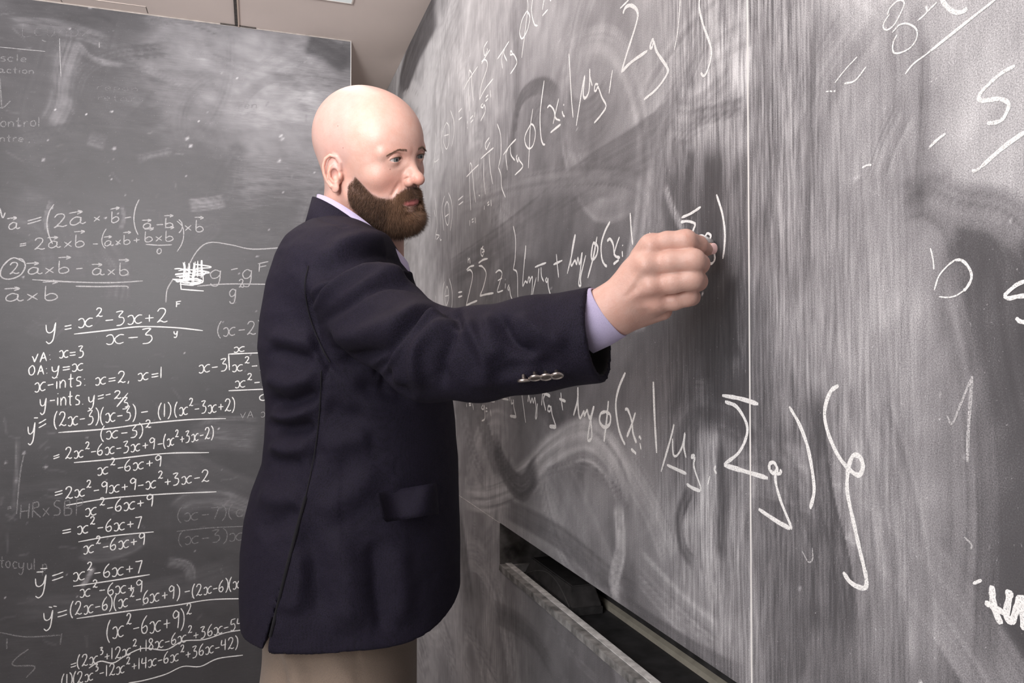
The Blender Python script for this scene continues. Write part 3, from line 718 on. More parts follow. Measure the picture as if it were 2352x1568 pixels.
# right board: traced stroke by stroke, each list in the coordinates of one enlarged view
def view(ox, oy, k): return lambda pts: [(ox+x/k, oy+y/k) for x, y in pts]
def right_line(name, vw, strokes, mat=M_CHALK, w=.0034):
    c = Chalk(on_x)
    for st in strokes:
        ww = w
        if isinstance(st[0], (int, float)): ww = w*st[0]; st = st[1]
        c.stroke(vw(st), ww)
    return c.build(name, mat, RB)
v6 = view(960, 0, 3.0947)
right_line('chalk_formula', v6, [
 [(68,585),(76,600),(72,640),(60,665)],
 [(122,940),(126,1000),(118,1120),(108,1195)], [(120,1090),(118,1150),(150,1130)],
 [(176,925),(166,1000),(176,1090)], [(203,870),(184,920),(182,1000),(204,1060),(222,1000),(222,900),(203,870)], [(186,965),(220,955)], [(232,785),(255,860),(256,950),(240,1040)],
 [(290,795),(312,770)], [(290,852),(314,832)],
 [(326,636),(360,570),(426,472)], [(366,545),(362,660),(366,790)], [(380,540),(385,620),(394,718)], [(360,545),(366,500),(382,520),(384,550)],
 [(452,440),(470,420),(512,352)], [(452,455),(472,425),(492,440),(490,490),(450,610),(438,708)], [(438,708),(480,630),(535,560)],
 [(496,292),(470,340),(475,395),(494,360),(492,345)],
 [(565,420),(600,370),(648,294)], [(606,370),(596,420),(602,488)], [(622,330),(612,380),(634,434)],
 [(672,376),(660,362),(658,390),(676,384),(690,400),(704,440),(688,480),(658,524)],
 [(353,858),(350,880)], [(372,845),(392,820)], [(376,870),(394,850)], [(406,795),(400,835)], [(354,905),(352,912)],
 [(462,735),(448,755),(462,765),(472,745),(480,790),(446,860)], [(480,720),(500,700)], [(482,692),(500,675)], [(514,640),(520,692)],
 [(778,-20),(782,60),(760,240),(738,410)], [(776,78),(742,140),(724,230),(742,275),(780,210),(796,120),(776,78)], [(818,-20),(808,80),(828,170),(852,184)],
 [(900,-10),(885,70)], [(885,112),(924,68)], [(935,-12),(948,6)]], w=.0030)
right_line('chalk_formula', v6, [
 [(1438,60),(1500,0)], [1.5,[(1458,95),(1480,50),(1520,40),(1560,80),(1555,160),(1480,400),(1448,512)]], [1.5,[(1448,512),(1520,440),(1632,362)]],
 [1.2,[(1676,300),(1668,280),(1652,330),(1664,342),(1678,300),(1700,370),(1772,480),(1770,530),(1700,630),(1608,708)]],
 [(1866,-10),(1858,120),(1846,240),(1824,356)],
 [1.4,[(2004,-15),(2002,60),(2030,180),(2080,320),(2086,400),(2060,500),(2034,540),(2012,518)]]], w=.0033)
right_line('chalk_formula', v6, [
 [(818,772),(800,900),(792,1060),(786,1195)], [(803,880),(764,960),(764,1020),(790,1056),(820,1030),(836,950),(824,895),(803,880)],
 [1.2,[(898,572),(870,800),(874,960),(888,1020),(904,1028)]],
 [(920,766),(940,750),(968,785),(980,840),(1012,856)], [(1002,700),(988,760),(962,880)], [1.2,[(944,942),(980,912),(1016,884)]], [(1036,740),(1038,750)], [(1026,790),(1034,820),(1044,828)],
 [(1074,382),(1082,520),(1092,700),(1104,836)],
 [1.2,[(1222,488),(1222,560),(1216,650),(1192,696),(1176,670),(1186,540),(1160,680),(1126,894)]], [(1222,540),(1240,610)],
 [(1282,600),(1262,600),(1256,640),(1268,645),(1282,620),(1308,690),(1338,755),(1300,820),(1254,874)],
 [(1384,498),(1372,580),(1360,664)],
 [(564,880),(588,960),(590,1100),(572,1190)], [(572,1190),(590,1240),(596,1330),(622,1402)],
 [(608,1100),(650,1040),(698,988)], [(640,1060),(626,1100),(636,1210)], [(658,1040),(662,1100),(690,1140)],
 [(708,1100),(700,1120),(712,1150),(716,1120),(722,1140),(746,1184),(690,1244)],
 [(448,1128),(490,1090),(538,1050)], [(470,1120),(468,1250),(480,1380)], [(506,1095),(514,1200),(532,1308)],
 [(508,978),(480,1020),(486,1062),(498,1040),(512,1010)],
 [(346,1256),(390,1210),(432,1170)], [(366,1240),(370,1360),(376,1495)], [(388,1215),(396,1320),(412,1440)], [(366,1225),(372,1160),(384,1180),(382,1215)],
 [(286,1422),(322,1392)], [(290,1456),(322,1432)],
 [(474,1460),(472,1490)], [(494,1445),(506,1432)], [(496,1460),(508,1450)], [(520,1420),(522,1466)], [(434,1386),(440,1392)]], w=.0030)
right_line('chalk_formula', v6, [
 [(116,1490),(124,1540)], [(190,1390),(172,1470),(178,1560),(186,1640)], [(206,1430),(190,1480),(196,1560),(212,1600),(224,1540),(220,1460),(206,1430)], [(194,1540),(220,1520)],
 [(218,1368),(240,1440),(244,1540),(230,1640)]], w=.0030)
v7 = view(1000, 430, 3.336)
right_line('chalk_formula', v7, [
 [(-2,80),(8,180),(14,290),(4,362),(0,400)], [(4,362),(30,370),(10,400)], [(36,390),(40,406),(48,400)],
 [(264,250),(264,296)], [(280,250),(292,240)], [(282,268),(294,262)], [(306,230),(308,275)],
 [(0,830),(4,880),(2,930)], [(70,722),(56,800),(60,950)], [(88,756),(74,830),(84,905),(102,850),(98,780),(88,756)], [(76,834),(102,828)], [(108,700),(128,790),(128,900),(120,950)],
 [1.3,[(176,806),(206,800)]], [1.3,[(176,842),(206,832)]],
 [(250,536),(252,580)], [(252,560),(262,545),(268,585)], [(376,482),(352,470),(350,510),(362,528),(370,505)], [(358,500),(378,490)], [(368,450),(352,475)],
 [1.2,[(240,632),(266,608),(298,600)]], [1.2,[(244,640),(270,634),(286,680),(262,800),(236,905)]], [1.3,[(236,905),(280,885),(322,868)]],
 [1.2,[(332,580),(366,556),(402,546)]], [1.2,[(334,602),(362,608),(390,660),(370,760),(342,832)]], [1.3,[(342,832),(390,820),(446,810)]],
 [(462,655),(490,635),(512,660),(494,730),(476,800),(520,790)], [(480,715),(512,695)], [(538,735),(536,775)], [(536,705),(538,708)],
 [(566,745),(556,770),(562,790),(568,765),(578,830),(596,868)], [1.2,[(596,868),(572,874),(545,890)]],
 [(598,296),(616,400),(612,540),(598,628)], [(598,628),(628,660),(632,820),(640,900),(656,916)],
 [(688,550),(694,445),(680,600),(670,752),(690,720),(706,730),(716,690),(726,700),(722,730),(738,690),(746,700),(740,800),(728,870),(740,884),(750,800),(774,690)],
 [(764,612),(800,596),(850,578)], [(794,620),(790,670),(788,722)], [(810,612),(814,680),(832,722)], [(856,690),(846,710),(856,728),(864,700),(866,760),(886,835)],
 [(928,512),(936,600),(946,692)], [(906,592),(974,560)],
 [1.1,[(1012,662),(1050,500),(1074,366),(1056,430),(1040,560),(1046,600),(1070,560),(1084,590),(1094,540),(1106,590),(1126,500),(1112,640),(1100,740),(1116,750),(1116,680),(1154,520)]],
 [1.3,[(1240,378),(1210,540),(1168,696)]], [1.3,[(1232,440),(1210,430),(1196,520),(1206,556),(1236,520),(1246,460),(1228,430)]],
 [1.2,[(1340,262),(1300,340),(1272,440),(1276,540),(1296,590),(1316,606)]],
 [1.2,[(1318,412),(1340,396),(1364,440),(1376,520),(1416,540)]], [(1412,380),(1390,440),(1368,520)], [1.3,[(1366,588),(1408,556)]], [(1436,440),(1438,450)], [(1432,488),(1436,534)],
 [1.2,[(1494,196),(1502,330),(1514,440)]], [1.3,[(1644,346),(1640,380)]],
 [1.6,[(1888,232),(1960,200),(2036,150)]], [1.6,[(1882,266),(1930,260),(1976,270),(1992,286),(1980,320),(1968,345),(1900,440)]],
 [1.4,[(2106,396),(2112,370),(2088,352),(2070,380),(2086,405),(2108,400),(2120,440),(2142,520),(2140,560),(2120,584),(2100,580)]],
 [1.6,[(2156,56),(2200,200),(2220,340),(2216,460),(2204,548)]]], w=.0030)
v9 = view(1020, 840, 3.36)
right_line('chalk_formula', v9, [
 [(172,290),(176,318)], [(192,290),(210,285)], [(194,305),(210,302)], [(220,290),(228,340)],
 [1.8,[(276,262),(330,264),(392,274)]], [(300,300),(290,325),(306,335),(310,305),(316,360),(314,410),(292,424)], [(322,325),(334,328)], [(322,350),(336,350)], [(358,336),(364,388)],
 [1.4,[(436,222),(442,246),(498,262)]], [(512,212),(516,216)], [(508,240),(510,272)], [(524,258),(520,290),(534,285),(536,262),(540,320),(558,394)], [1.8,[(558,394),(510,386)]],
 [(598,196),(612,300),(630,438)],
 [1.2,[(654,190),(650,262),(646,270)]], [(654,220),(668,282),(680,250),(690,285),(700,245),(706,280),(712,330),(706,400),(716,395),(718,330),(722,290)],
 [1.6,[(736,190),(780,212),(820,234)]], [1.1,[(762,200),(754,304)]], [1.1,[(782,215),(768,260),(786,344)]],
 [(826,318),(806,310),(802,345),(820,348),(826,312),(836,380),(866,470)], [1.8,[(866,472),(814,466)]],
 [(902,206),(908,280),(918,344)], [1.3,[(890,254),(940,274)]],
 [1.4,[(1034,165),(1030,270),(1000,382)]], [1.3,[(1034,165),(1036,320),(1050,404),(1080,350),(1084,385),(1106,340),(1114,380),(1130,400),(1158,310),(1130,430),(1110,560),(1126,574),(1142,540),(1134,430),(1118,380)]],
 [1.4,[(1270,270),(1256,420),(1236,584)]], [1.4,[(1246,352),(1210,370),(1202,430),(1236,472),(1278,450),(1284,380),(1246,352)]],
 [1.6,[(1400,52),(1350,170),(1326,300),(1344,460),(1370,550),(1398,608)]],
 [1.5,[(1398,336),(1420,340),(1450,430),(1460,520),(1486,594)]], [1.5,[(1478,360),(1450,450),(1412,548)]], [1.4,[(1444,640),(1484,678)]], [(1508,538),(1522,568)], [(1504,552),(1518,544)], [(1512,595),(1522,645)],
 [1.5,[(1616,122),(1626,400),(1642,672)]],
 [1.6,[(1776,450),(1750,560),(1676,816)]], [1.5,[(1764,560),(1770,680),(1800,690),(1840,620),(1860,520),(1852,620),(1868,708)]],
 [1.9,[(1722,764),(1800,800),(1872,832)]],
 [1.5,[(1938,694),(1916,690),(1914,712),(1936,708),(1930,780),(1980,930),(1978,966)]], [1.9,[(1978,966),(1920,942),(1874,912)]], [(2052,850),(2036,916)], [1.3,[(2098,770),(2088,800),(2104,832)]]], w=.0031)
v10 = view(1600, 840, 2.80)
right_line('chalk_formula', v10, [
 [2.2,[(166,190),(280,210),(398,246)]], [1.9,[(184,230),(260,264),(322,370),(320,460),(270,560),(178,632)]], [2.3,[(178,638),(320,680),(460,722)]],
 [1.7,[(544,664),(540,690),(520,690),(520,660),(500,622),(472,630),(472,668),(500,690),(520,660),(508,730),(540,860),(604,1020),(604,1046)]], [2.2,[(604,1046),(520,1000),(400,920)]],
 [1.9,[(598,262),(660,370),(710,500),(740,640),(758,800),(732,918)]]], w=.0031)
right_line('chalk_brace', v10, [
 [2.0,[(914,126),(860,170),(824,300),(850,440),(920,590),(1000,680),(1050,700),(1072,640),(1050,585),(1010,576),(984,630),(972,700),(972,820),(1010,1000),(1050,1180),(1090,1350),(1090,1420),(1050,1424),(990,1390),(944,1326)]],
 ], w=.0031)
right_line('chalk_formula', v10, [
 [1.4,[(1614,320),(1630,366),(1652,362),(1690,270),(1774,66)]], [1.9,[(1774,66),(1762,240),(1748,440),(1744,620)]],
 [(1724,1100),(1770,1150),(1764,1180)], [(680,1190),(720,1260),(748,1240),(746,1170)]], M_CHALK_MID, .0020)
right_line('chalk_word', v10, [
 [3.6,[(1902,1412),(1906,1500),(1924,1580),(1960,1660)]], [2.8,[(1856,1520),(1930,1560),(2000,1600)]],
 [3.4,[(2014,1440),(2010,1500),(1994,1600),(2030,1640),(2060,1560),(2090,1490),(2100,1600),(2110,1700)]], [3.2,[(2110,1510),(2140,1560),(2160,1660)]],
 [1.5,[(1780,1400),(1836,1376)]]], w=.0022)
v11 = view(1700, 0, 3.1365)
right_line('chalk_formula', v11, [
 [1.3,[(1080,100),(1040,160),(1034,200),(1060,216),(1110,180),(1160,90),(1184,30),(1170,4),(1130,10),(1080,60),(1062,108)]],
 [1.3,[(1132,250),(1104,310),(1104,370),(1140,384),(1220,350),(1272,280),(1270,210),(1210,172),(1150,180),(1098,234)]],
 [1.4,[(1340,40),(1345,90),(1280,150)]], [1.4,[(1350,85),(1420,16)]],
 [3.2,[(1440,-60),(1470,20),(1530,80),(1590,90),(1640,60)]],
 [2.2,[(1850,-10),(1620,170),(1350,386)]], [1.4,[(1350,386),(1250,460),(1190,534)]],
 [1.2,[(846,408),(760,500),(684,596)]], [1.5,[(752,602),(830,580),(910,480)]],
 [2.6,[(1982,474),(1880,530),(1760,640),(1722,700),(1750,726),(1860,712),(1920,730),(1936,770),(1890,860),(1820,886),(1782,882)]],
 [2.2,[(1482,962),(1430,1000),(1366,1060)]],
 [3.2,[(2060,945),(1900,1060),(1740,1200)]], [2,[(1740,1200),(1700,1230),(1672,1226)]],
 [1.6,[(880,1208),(916,1190),(948,1188)]], [1.2,[(620,660),(640,658)]], [1.2,[(648,655),(666,660)]], [1.2,[(674,655),(688,658)]]], w=.0016)
v12 = view(2050, 500, 5.225)
right_line('chalk_formula', v12, [
 [2,[(752,506),(830,510),(900,570),(946,660),(946,740),(900,830),(856,876)]], [1,[(856,876),(760,936),(660,956),(560,946)]], [1.2,[(752,506),(660,580),(560,700),(504,868)]],
 [1.2,[(458,362),(490,500),(500,620)]],
 [2.6,[(1600,760),(1500,800),(1400,880),(1340,940)]], [2.6,[(1340,940),(1400,966),(1500,945),(1600,935)]], [2.6,[(1484,1200),(1530,1240),(1600,1256)]]], w=.0016)

# ------------------------------------------------------------------ implicit surfaces
f32 = np.float32
def A3(*v): return np.array(v, f32)
def ell(p, c, r, M=None):
    q = p-A3(*c)
    if M is not None: q = q @ M
    r = A3(*r); k0 = np.sqrt(((q/r)**2).sum(-1)); k1 = np.sqrt(((q/(r*r))**2).sum(-1))+1e-9
    return k0*(k0-1)/k1
def sph(p, c, r): return np.sqrt(((p-A3(*c))**2).sum(-1))-r
def cone(p, a, b, ra, rb):
    a = A3(*a); b = A3(*b); ab = b-a
    t = np.clip(((p-a)@ab)/(ab@ab+1e-12), 0, 1)
    return np.sqrt(((p-a-t[..., None]*ab)**2).sum(-1))-(ra+(rb-ra)*t)
def smin(a, b, k):
    h = np.clip(.5+.5*(b-a)/k, 0, 1); return b+(a-b)*h-k*h*(1-h)
def smax(a, b, k): return -smin(-a, -b, k)
def chain(p, pts, rad, k=None):
    d = None
    for i in range(len(pts)-1):
        e = cone(p, pts[i], pts[i+1], rad[i], rad[i+1])
        d = e if d is None else (np.minimum(d, e) if k is None else smin(d, e, k))
    return d
def surface(fn, lo, hi, h, B=8, slack=1.35):
    """mesh of fn = 0 by surface nets, sampled only in blocks near the surface"""
    lo = np.array(lo, float); hi = np.array(hi, float)
    nb = np.ceil((hi-lo)/(h*B)).astype(int); n = nb*B+1
    c = np.stack(np.meshgrid(*[lo[i]+(np.arange(nb[i])+.5)*B*h for i in range(3)], indexing='ij'), -1).reshape(-1, 3)
    dc = fn(c.astype(f32))
    vol = np.repeat(np.repeat(np.repeat(np.sign(dc).reshape(nb), B, 0), B, 1), B, 2).astype(f32)
    vol = np.pad(vol, ((0,1),(0,1),(0,1)), mode='edge')
    near = np.abs(dc) < .87*B*h*slack+h*1.5
    ids = np.argwhere(near.reshape(nb))
    off = np.stack(np.meshgrid(*[np.arange(B+1)]*3, indexing='ij'), -1).reshape(-1, 3)
    for s in range(0, len(ids), 400):
        g = (ids[s:s+400, None, :]*B+off[None]).reshape(-1, 3)
        vol[g[:, 0], g[:, 1], g[:, 2]] = fn((lo+g*h).astype(f32))
    S = vol < 0
    cnt = sum(S[a:S.shape[0]-1+a, b:S.shape[1]-1+b, c_:S.shape[2]-1+c_].astype(np.int8) for a in (0,1) for b in (0,1) for c_ in (0,1))
    act = np.argwhere((cnt > 0) & (cnt < 8))
    vid = -np.ones(np.array(S.shape)-1, np.int32); vid[act[:, 0], act[:, 1], act[:, 2]] = np.arange(len(act))
    acc = np.zeros((len(act), 3)); num = np.zeros(len(act))
    cor = [(a, b, c_) for a in (0,1) for b in (0,1) for c_ in (0,1)]
    val = {k: vol[act[:,0]+k[0], act[:,1]+k[1], act[:,2]+k[2]] for k in cor}
    for k in cor:
        for ax in range(3):
            if k[ax]: continue
            k2 = list(k); k2[ax] = 1; k2 = tuple(k2)
            v0, v1 = val[k], val[k2]; m = (v0 < 0) != (v1 < 0)
            t = np.where(m, v0/np.where(m, v0-v1, 1), 0)
            pt = np.array(k, float)[None]+np.eye(3)[ax][None]*t[:, None]
            acc += pt*m[:, None]; num += m
    V = lo+(act+acc/num[:, None])*h
    Q = []
    for ax in range(3):
        b, c_ = (ax+1) % 3, (ax+2) % 3
        sl = [slice(None)]*3; sl[ax] = slice(0, -1); s0 = S[tuple(sl)]
        sl[ax] = slice(1, None); s1 = S[tuple(sl)]
        e = np.argwhere(s0 != s1); e = e[(e[:, b] > 0) & (e[:, c_] > 0) & (e[:, b] < S.shape[b]-1) & (e[:, c_] < S.shape[c_]-1)]
        w = s0[e[:,0], e[:,1], e[:,2]]
        def cell(db, dc_): 
            g = e.copy(); g[:, b] -= db; g[:, c_] -= dc_; return vid[g[:,0], g[:,1], g[:,2]]
        q = np.stack([cell(1,1), cell(0,1), cell(0,0), cell(1,0)], -1)
        q[~w] = q[~w][:, ::-1]
        Q.append(q)
    Q = np.concatenate(Q); Q = Q[(Q >= 0).all(1)]
    return V, Q
def grad(fn, V, e=.0006):
    V = V.astype(f32); g = np.zeros(V.shape)
    for i in range(3):
        d = np.zeros(3, f32); d[i] = e
        g[:, i] = (fn(V+d)-fn(V-d))/(2*e)
    return g
def snap(fn, V, it=2, h=.001):
    for _ in range(it):
        g = grad(fn, V); d = fn(V.astype(f32))
        V = V-g*(np.clip(d, -h, h)/np.maximum((g**2).sum(1), .2))[:, None]
    return V
def unit(v): v = np.asarray(v, float); return v/(np.linalg.norm(v, axis=-1, keepdims=True)+1e-12)
def set_attr(o, name, vals):
    at = o.data.attributes.new(name, 'FLOAT', 'POINT'); at.data.foreach_set('value', np.asarray(vals, f32))

# ------------------------------------------------------------------ the head (x his right, y forward, z up)
HS = 0.92
HANG = (-2.4916, -0.20, 0.30)
def rot3(v):
    a, b, c = v
    Rz = np.array([[np.cos(a),-np.sin(a),0],[np.sin(a),np.cos(a),0],[0,0,1]])
    Rx = np.array([[1,0,0],[0,np.cos(b),-np.sin(b)],[0,np.sin(b),np.cos(b)]])
    Ry = np.array([[np.cos(c),0,np.sin(c)],[0,1,0],[-np.sin(c),0,np.cos(c)]])
    return Rz @ Rx @ Ry
HM = rot3(HANG)
HPOS = P(857, 389, 1.30)
def head_world(V): return (V*HS) @ HM.T + HPOS
EYE = (.0315, .0803, .0255); EYE_R = .0131
EAR_C = np.array([.0765, -.0185, -.001])
ea = unit([.30, -.94, .10]); eb = unit([-.10, .12, 1.0]); eb = unit(eb-ea*(eb@ea)); en = unit(np.cross(ea, eb))
if en[0] < 0: en = -en
EAR_M = np.stack([ea, eb, en], 1).astype(f32)      # columns: back, up, outward
def ear_local(p):
    """ear of the side p lies on; columns a (back), b (up), n (out)"""
    q = p.copy(); q[:, 0] = np.abs(q[:, 0]); return (q-EAR_C.astype(f32)) @ EAR_M*1.04
def sdf_ear(p):
    q = ear_local(p)*1.0
    body = ell(q, (.001, .003, .000), (.0165, .028, .0100))
    hel = [(-.006,.000,.001),(-.0125,.010,.004),(-.0125,.022,.006),(-.006,.0315,.008),(.006,.0335,.0095),(.0145,.026,.011),(.018,.012,.0115),(.0165,-.002,.0105),(.0115,-.014,.0085),(.004,-.023,.006)]
    d = smin(body, chain(q, hel, [.0026,.0030,.0031,.0031,.0031,.0031,.0031,.0030,.0030,.004]), .003)
    d = smin(d, ell(q, (-.003,-.0245,.0035), (.0085,.0105,.0042)), .004)
    d = smax(d, -ell(q, (-.003,-.002,.0115), (.0088,.0125,.0110)), .0025)            # concha
    d = smax(d, -chain(q, [(-.004,.024,.0115),(.005,.027,.0125),(.0115,.019,.0135),(.0125,.008,.0135),(.0105,-.004,.0125)], [.0018,.0024,.0027,.0024,.0015]), .002)   # groove under the rim
    d = smin(d, chain(q, [(.000,.019,.0065),(.0055,.012,.0085),(.0075,.002,.0095),(.0055,-.008,.0085),(.000,-.0145,.0065)], [.002,.0028,.003,.0028,.0028]), .0025)
    d = smin(d, ell(q, (-.0130,-.003,.0035), (.0042,.0068,.0045)), .003)             # tragus
    return d
def sdf_head(p):
    q = p.copy(); q[:, 0] = np.abs(q[:, 0])
    d = ell(q, (0, -.020, .055), (.0800, .1080, .0940))
    d = smin(d, ell(q, (0, .030, .054), (.0710, .0715, .0720)), .03)
    d = smin(d, ell(q, (0, .044, -.008), (.0600, .0470, .0560)), .03)
    d = smin(d, ell(q, (0, .036, -.052), (.0520, .0520, .0400)), .025)
    d = smin(d, sph(q, (0, .078, -.080), .0180), .020)
    d = smin(d, cone(q, (.050, .004, -.040), (.022, .066, -.080), .016, .014), .02)   # jaw line
    d = smin(d, cone(q, (0, -.034, -.02), (0, -.064, -.17), .0650, .0730), .03)       # neck
    d = smin(d, cone(q, (0, .02, -.06), (0, -.01, -.17), .040, .055), .03)
    d = smin(d, sph(q, (.043, .058, -.004), .0200), .014)                            # cheekbone
    d = smin(d, cone(q, (.009, .0875, .0395), (.047, .0760, .0375), .0105, .0095), .010)   # brow
    d = smax(d, -ell(q, (.033, .1010, .0235), (.0185, .0130, .0115)), .009)          # orbit
    d = smin(d, cone(q, (0, .0850, .034), (0, .1080, -.004), .0080, .0085), .009)      # bridge of the nose
    d = smin(d, sph(q, (0, .1135, -.0105), .0106), .008)
    d = smin(d, ell(q, (.0125, .1000, -.0155), (.0074, .0100, .0078)), .005)
    d = smin(d, ell(q, (.0085, .0965, -.0050), (.0098, .0115, .0120)), .006)
    d = smax(d, -chain(q, [(.0205,.0925,-.0215),(.0203,.0945,-.0120),(.0160,.1010,-.0068),(.0110,.1060,-.0065)], [.0003,.0004,.0004,.0002]), .0040)
    d = smax(d, -cone(q, (.026, .0900, -.018), (.034, .0800, -.036), .0004, .0004), .008)
    d = smax(d, -ell(q, (.0062, .1020, -.0262), (.0034, .0055, .0034)), .002)
    d = smin(d, ell(q, (0, .0760, -.044), (.0290, .0235, .0240)), .012)               # mouth mound
    d = smax(d, -cone(q, (0, .1035, -.0300), (0, .1020, -.0370), .0016, .002), .004)  # philtrum
    d = smin(d, chain(q, [(0,.0965,-.0460),(.008,.0962,-.0450),(.0225,.0860,-.0500)], [.0032,.0028,.0014]), .004)
    d = smin(d, chain(q, [(0,.0950,-.0550),(.010,.0935,-.0545),(.0215,.0850,-.0505)], [.0046,.0040,.0016]), .004)
    d = smax(d, -chain(q, [(0,.1030,-.0500),(.010,.1008,-.0497),(.0235,.0900,-.0507)], [.0010,.0010,.0009]), .0016)
    d = smax(d, -cone(q, (0, .1010, -.0640), (.010, .0980, -.0630), .003, .003), .008)
    # lids over the eyeball, with an almond opening
    ex = q[:, 0]-EYE[0]; ez = q[:, 2]-EYE[2]
    lid = sph(q, EYE, EYE_R+.0013)
    d = smin(d, lid, .005)
    crease = np.abs(np.sqrt(ex**2+(ez+.004)**2)-.0150)
    d = d+.0011*np.exp(-(crease/.0013)**2)*(ez > .002)*(np.abs(ex) < .016)*(q[:, 1] > .06)
    u = np.where(ex > 0, ex/.0122, ex/.0118)
    top = .0038*np.sqrt(np.clip(1-np.abs(u)**2.2, 0, 1))-.0004*u; bot = -.0040*np.sqrt(np.clip(1-np.abs(u)**2, 0, 1))-.0004*u
    g = np.maximum(ez-top, bot-ez)
    g = np.maximum(g, np.maximum(ex-.0121, -ex-.0117)*.7)
    cut = np.maximum(np.maximum(g, EYE[1]-.002-q[:, 1]), -(np.sqrt(ex**2+ez**2+(q[:, 1]-EYE[1])**2)-(EYE_R-.0014)))
    d = np.maximum(d, -np.where(q[:, 1] > .06, np.maximum(g, EYE[1]+.001-q[:, 1]), 1).clip(-.006, 1))
    m = (q[:, 0] > .045) & (np.abs(q[:, 2]) < .06) & (q[:, 1] < .04)
    if m.any():
        dm = d[m]; d[m] = smin(dm, sdf_ear(p[m]), .006)
    return d
HV, HQ = surface(sdf_head, (-.125, -.145, -.185), (.125, .150, .165), .00125)
HV = snap(sdf_head, HV, 1, .0006)
def beard_mask(V):
    """1 where the beard grows"""
    x = np.abs(V[:, 0]); y = V[:, 1]; z = V[:, 2]
    # upper edge of the beard as a line from the sideburn to the moustache
    edge = np.interp(y, [-.02, .012, .022, .034, .050, .064, .080, .094, .110], [-.030, -.010, -.002, -.014, -.030, -.038, -.040, -.0235, -.022])
    m = smooth01((edge+.003-z)/.011)
    m *= smooth01((y-(-.002)-np.clip((-.03-z), 0, 1)*.10)/.008)
    m *= smooth01((z-np.interp(y, [0, .03, .06, .075], [-.058, -.080, -.105, -.14]))/.014)
    lips = ((x/.021)**2+((z+.0520)/.0074)**2)
    m *= smooth01((lips-1)/.35)
    m = np.where((x < .030) & (y > .088) & (z > -.0235), 0, m)
    soul = smooth01(((x/.019)**2+((z+.0635)/.005)**2-1)/.5)
    return m*np.where(y > .08, .35+.65*soul, 1)

# ------------------------------------------------------------------ skin, cloth and hair materials
def mat_skin():
    t = NT('skin', Roughness=.42)
    t.b.inputs['Specular IOR Level'].default_value = .45
    t.b.inputs['Subsurface Weight'].default_value = .12
    t.b.inputs['Subsurface Radius'].default_value = (1.0, .35, .2)
    t.b.inputs['Subsurface Scale'].default_value = .006
    red = t.n('Attribute', attribute_name='redness').outputs['Fac']
    stub = t.n('Attribute', attribute_name='stubble').outputs['Fac']
    lips = t.n('Attribute', attribute_name='lips').outputs['Fac']
    n = t.noise(46, 6, .75)
    c = t.ramp(n, [(.25, (.61, .335, .265)), (.75, (.68, .45, .38))])
    c = t.mix(t.math('MULTIPLY', red, t.math('MULTIPLY', n, 1.3), clamp=True), c, (.70, .27, .20))
    c = t.mix(t.math('MULTIPLY', stub, t.math('ADD', t.math('MULTIPLY', t.noise(900, 2), .9), .25), clamp=True), c, t.ramp(stub, [(.35, (.40, .335, .345)), (.8, (.055, .030, .022))]))
    c = t.mix(lips, c, (.52, .17, .16))
    t.color(c)
    t.bump(t.math('ADD', t.noise(520, 3, .6), t.math('MULTIPLY', t.noise(90, 3), .5)), .3, .0011)
    return t.m
def mat_cloth(name, c0, c1, weave, rough=.85, sheen=.25, bump=.6):
    """basket weave: two crossed sets of threads in object space"""
    t = NT(name, Roughness=rough)
    t.b.inputs['Sheen Weight'].default_value = sheen
    t.b.inputs['Specular IOR Level'].default_value = .25
    h = t.n('TexVoronoi', feature='F1', ins={'Vector': t.tc.outputs['Object'], 'Scale': weave, 'Randomness': .55}).outputs['Distance']
    h = t.math('SUBTRACT', 1.0, t.math('MULTIPLY', h, 1.3), clamp=True)
    n = t.noise(600, 2)
    t.color(t.ramp(t.math('ADD', t.math('MULTIPLY', h, .9), t.math('MULTIPLY', n, .3)), [(.1, c0), (.8, c1)]))
    t.bump(h, bump, .0006)
    return t.m
M_SKIN = mat_skin()
M_NAVY = mat_cloth('navy_hopsack_wool', (.0045, .0035, .0082), (.0145, .0112, .026), 620, .8, .0, .55)
M_LINING = mat_plain('black_sleeve_lining', (.004, .004, .005), .7)
M_SHIRT = mat_cloth('lilac_shirt_cotton', (.42, .37, .56), (.52, .47, .66), 1300, .8, .1, .15)
M_TROUS = mat_cloth('taupe_trouser_twill', (.17, .128, .10), (.25, .195, .155), 1200, .85, .15, .3)
M_SILVER = NT('brushed_silver_button', Roughness=.32, Metallic=1.0).m
M_SILVER.node_tree.nodes['Principled BSDF'].inputs['Base Color'].default_value = (.55, .50, .47, 1)
M_SILVER_D = NT('dark_button_face', Roughness=.5, Metallic=.8).m
M_SILVER_D.node_tree.nodes['Principled BSDF'].inputs['Base Color'].default_value = (.20, .175, .16, 1)
def mat_hair(name, lo, hi):
    t = NT(name, Roughness=.45)
    s = t.n('Attribute', attribute_name='shade').outputs['Fac']
    t.color(t.ramp(s, [(0, lo), (1, hi)])); return t.m
M_BEARD = mat_hair('brown_beard_hair', (.034, .017, .012), (.50, .28, .165))
M_BROW = mat_hair('brown_brow_hair', (.12, .07, .045), (.36, .24, .16))
M_SHOE = mat_plain('brown_shoe_leather', (.06, .03, .02), .35)
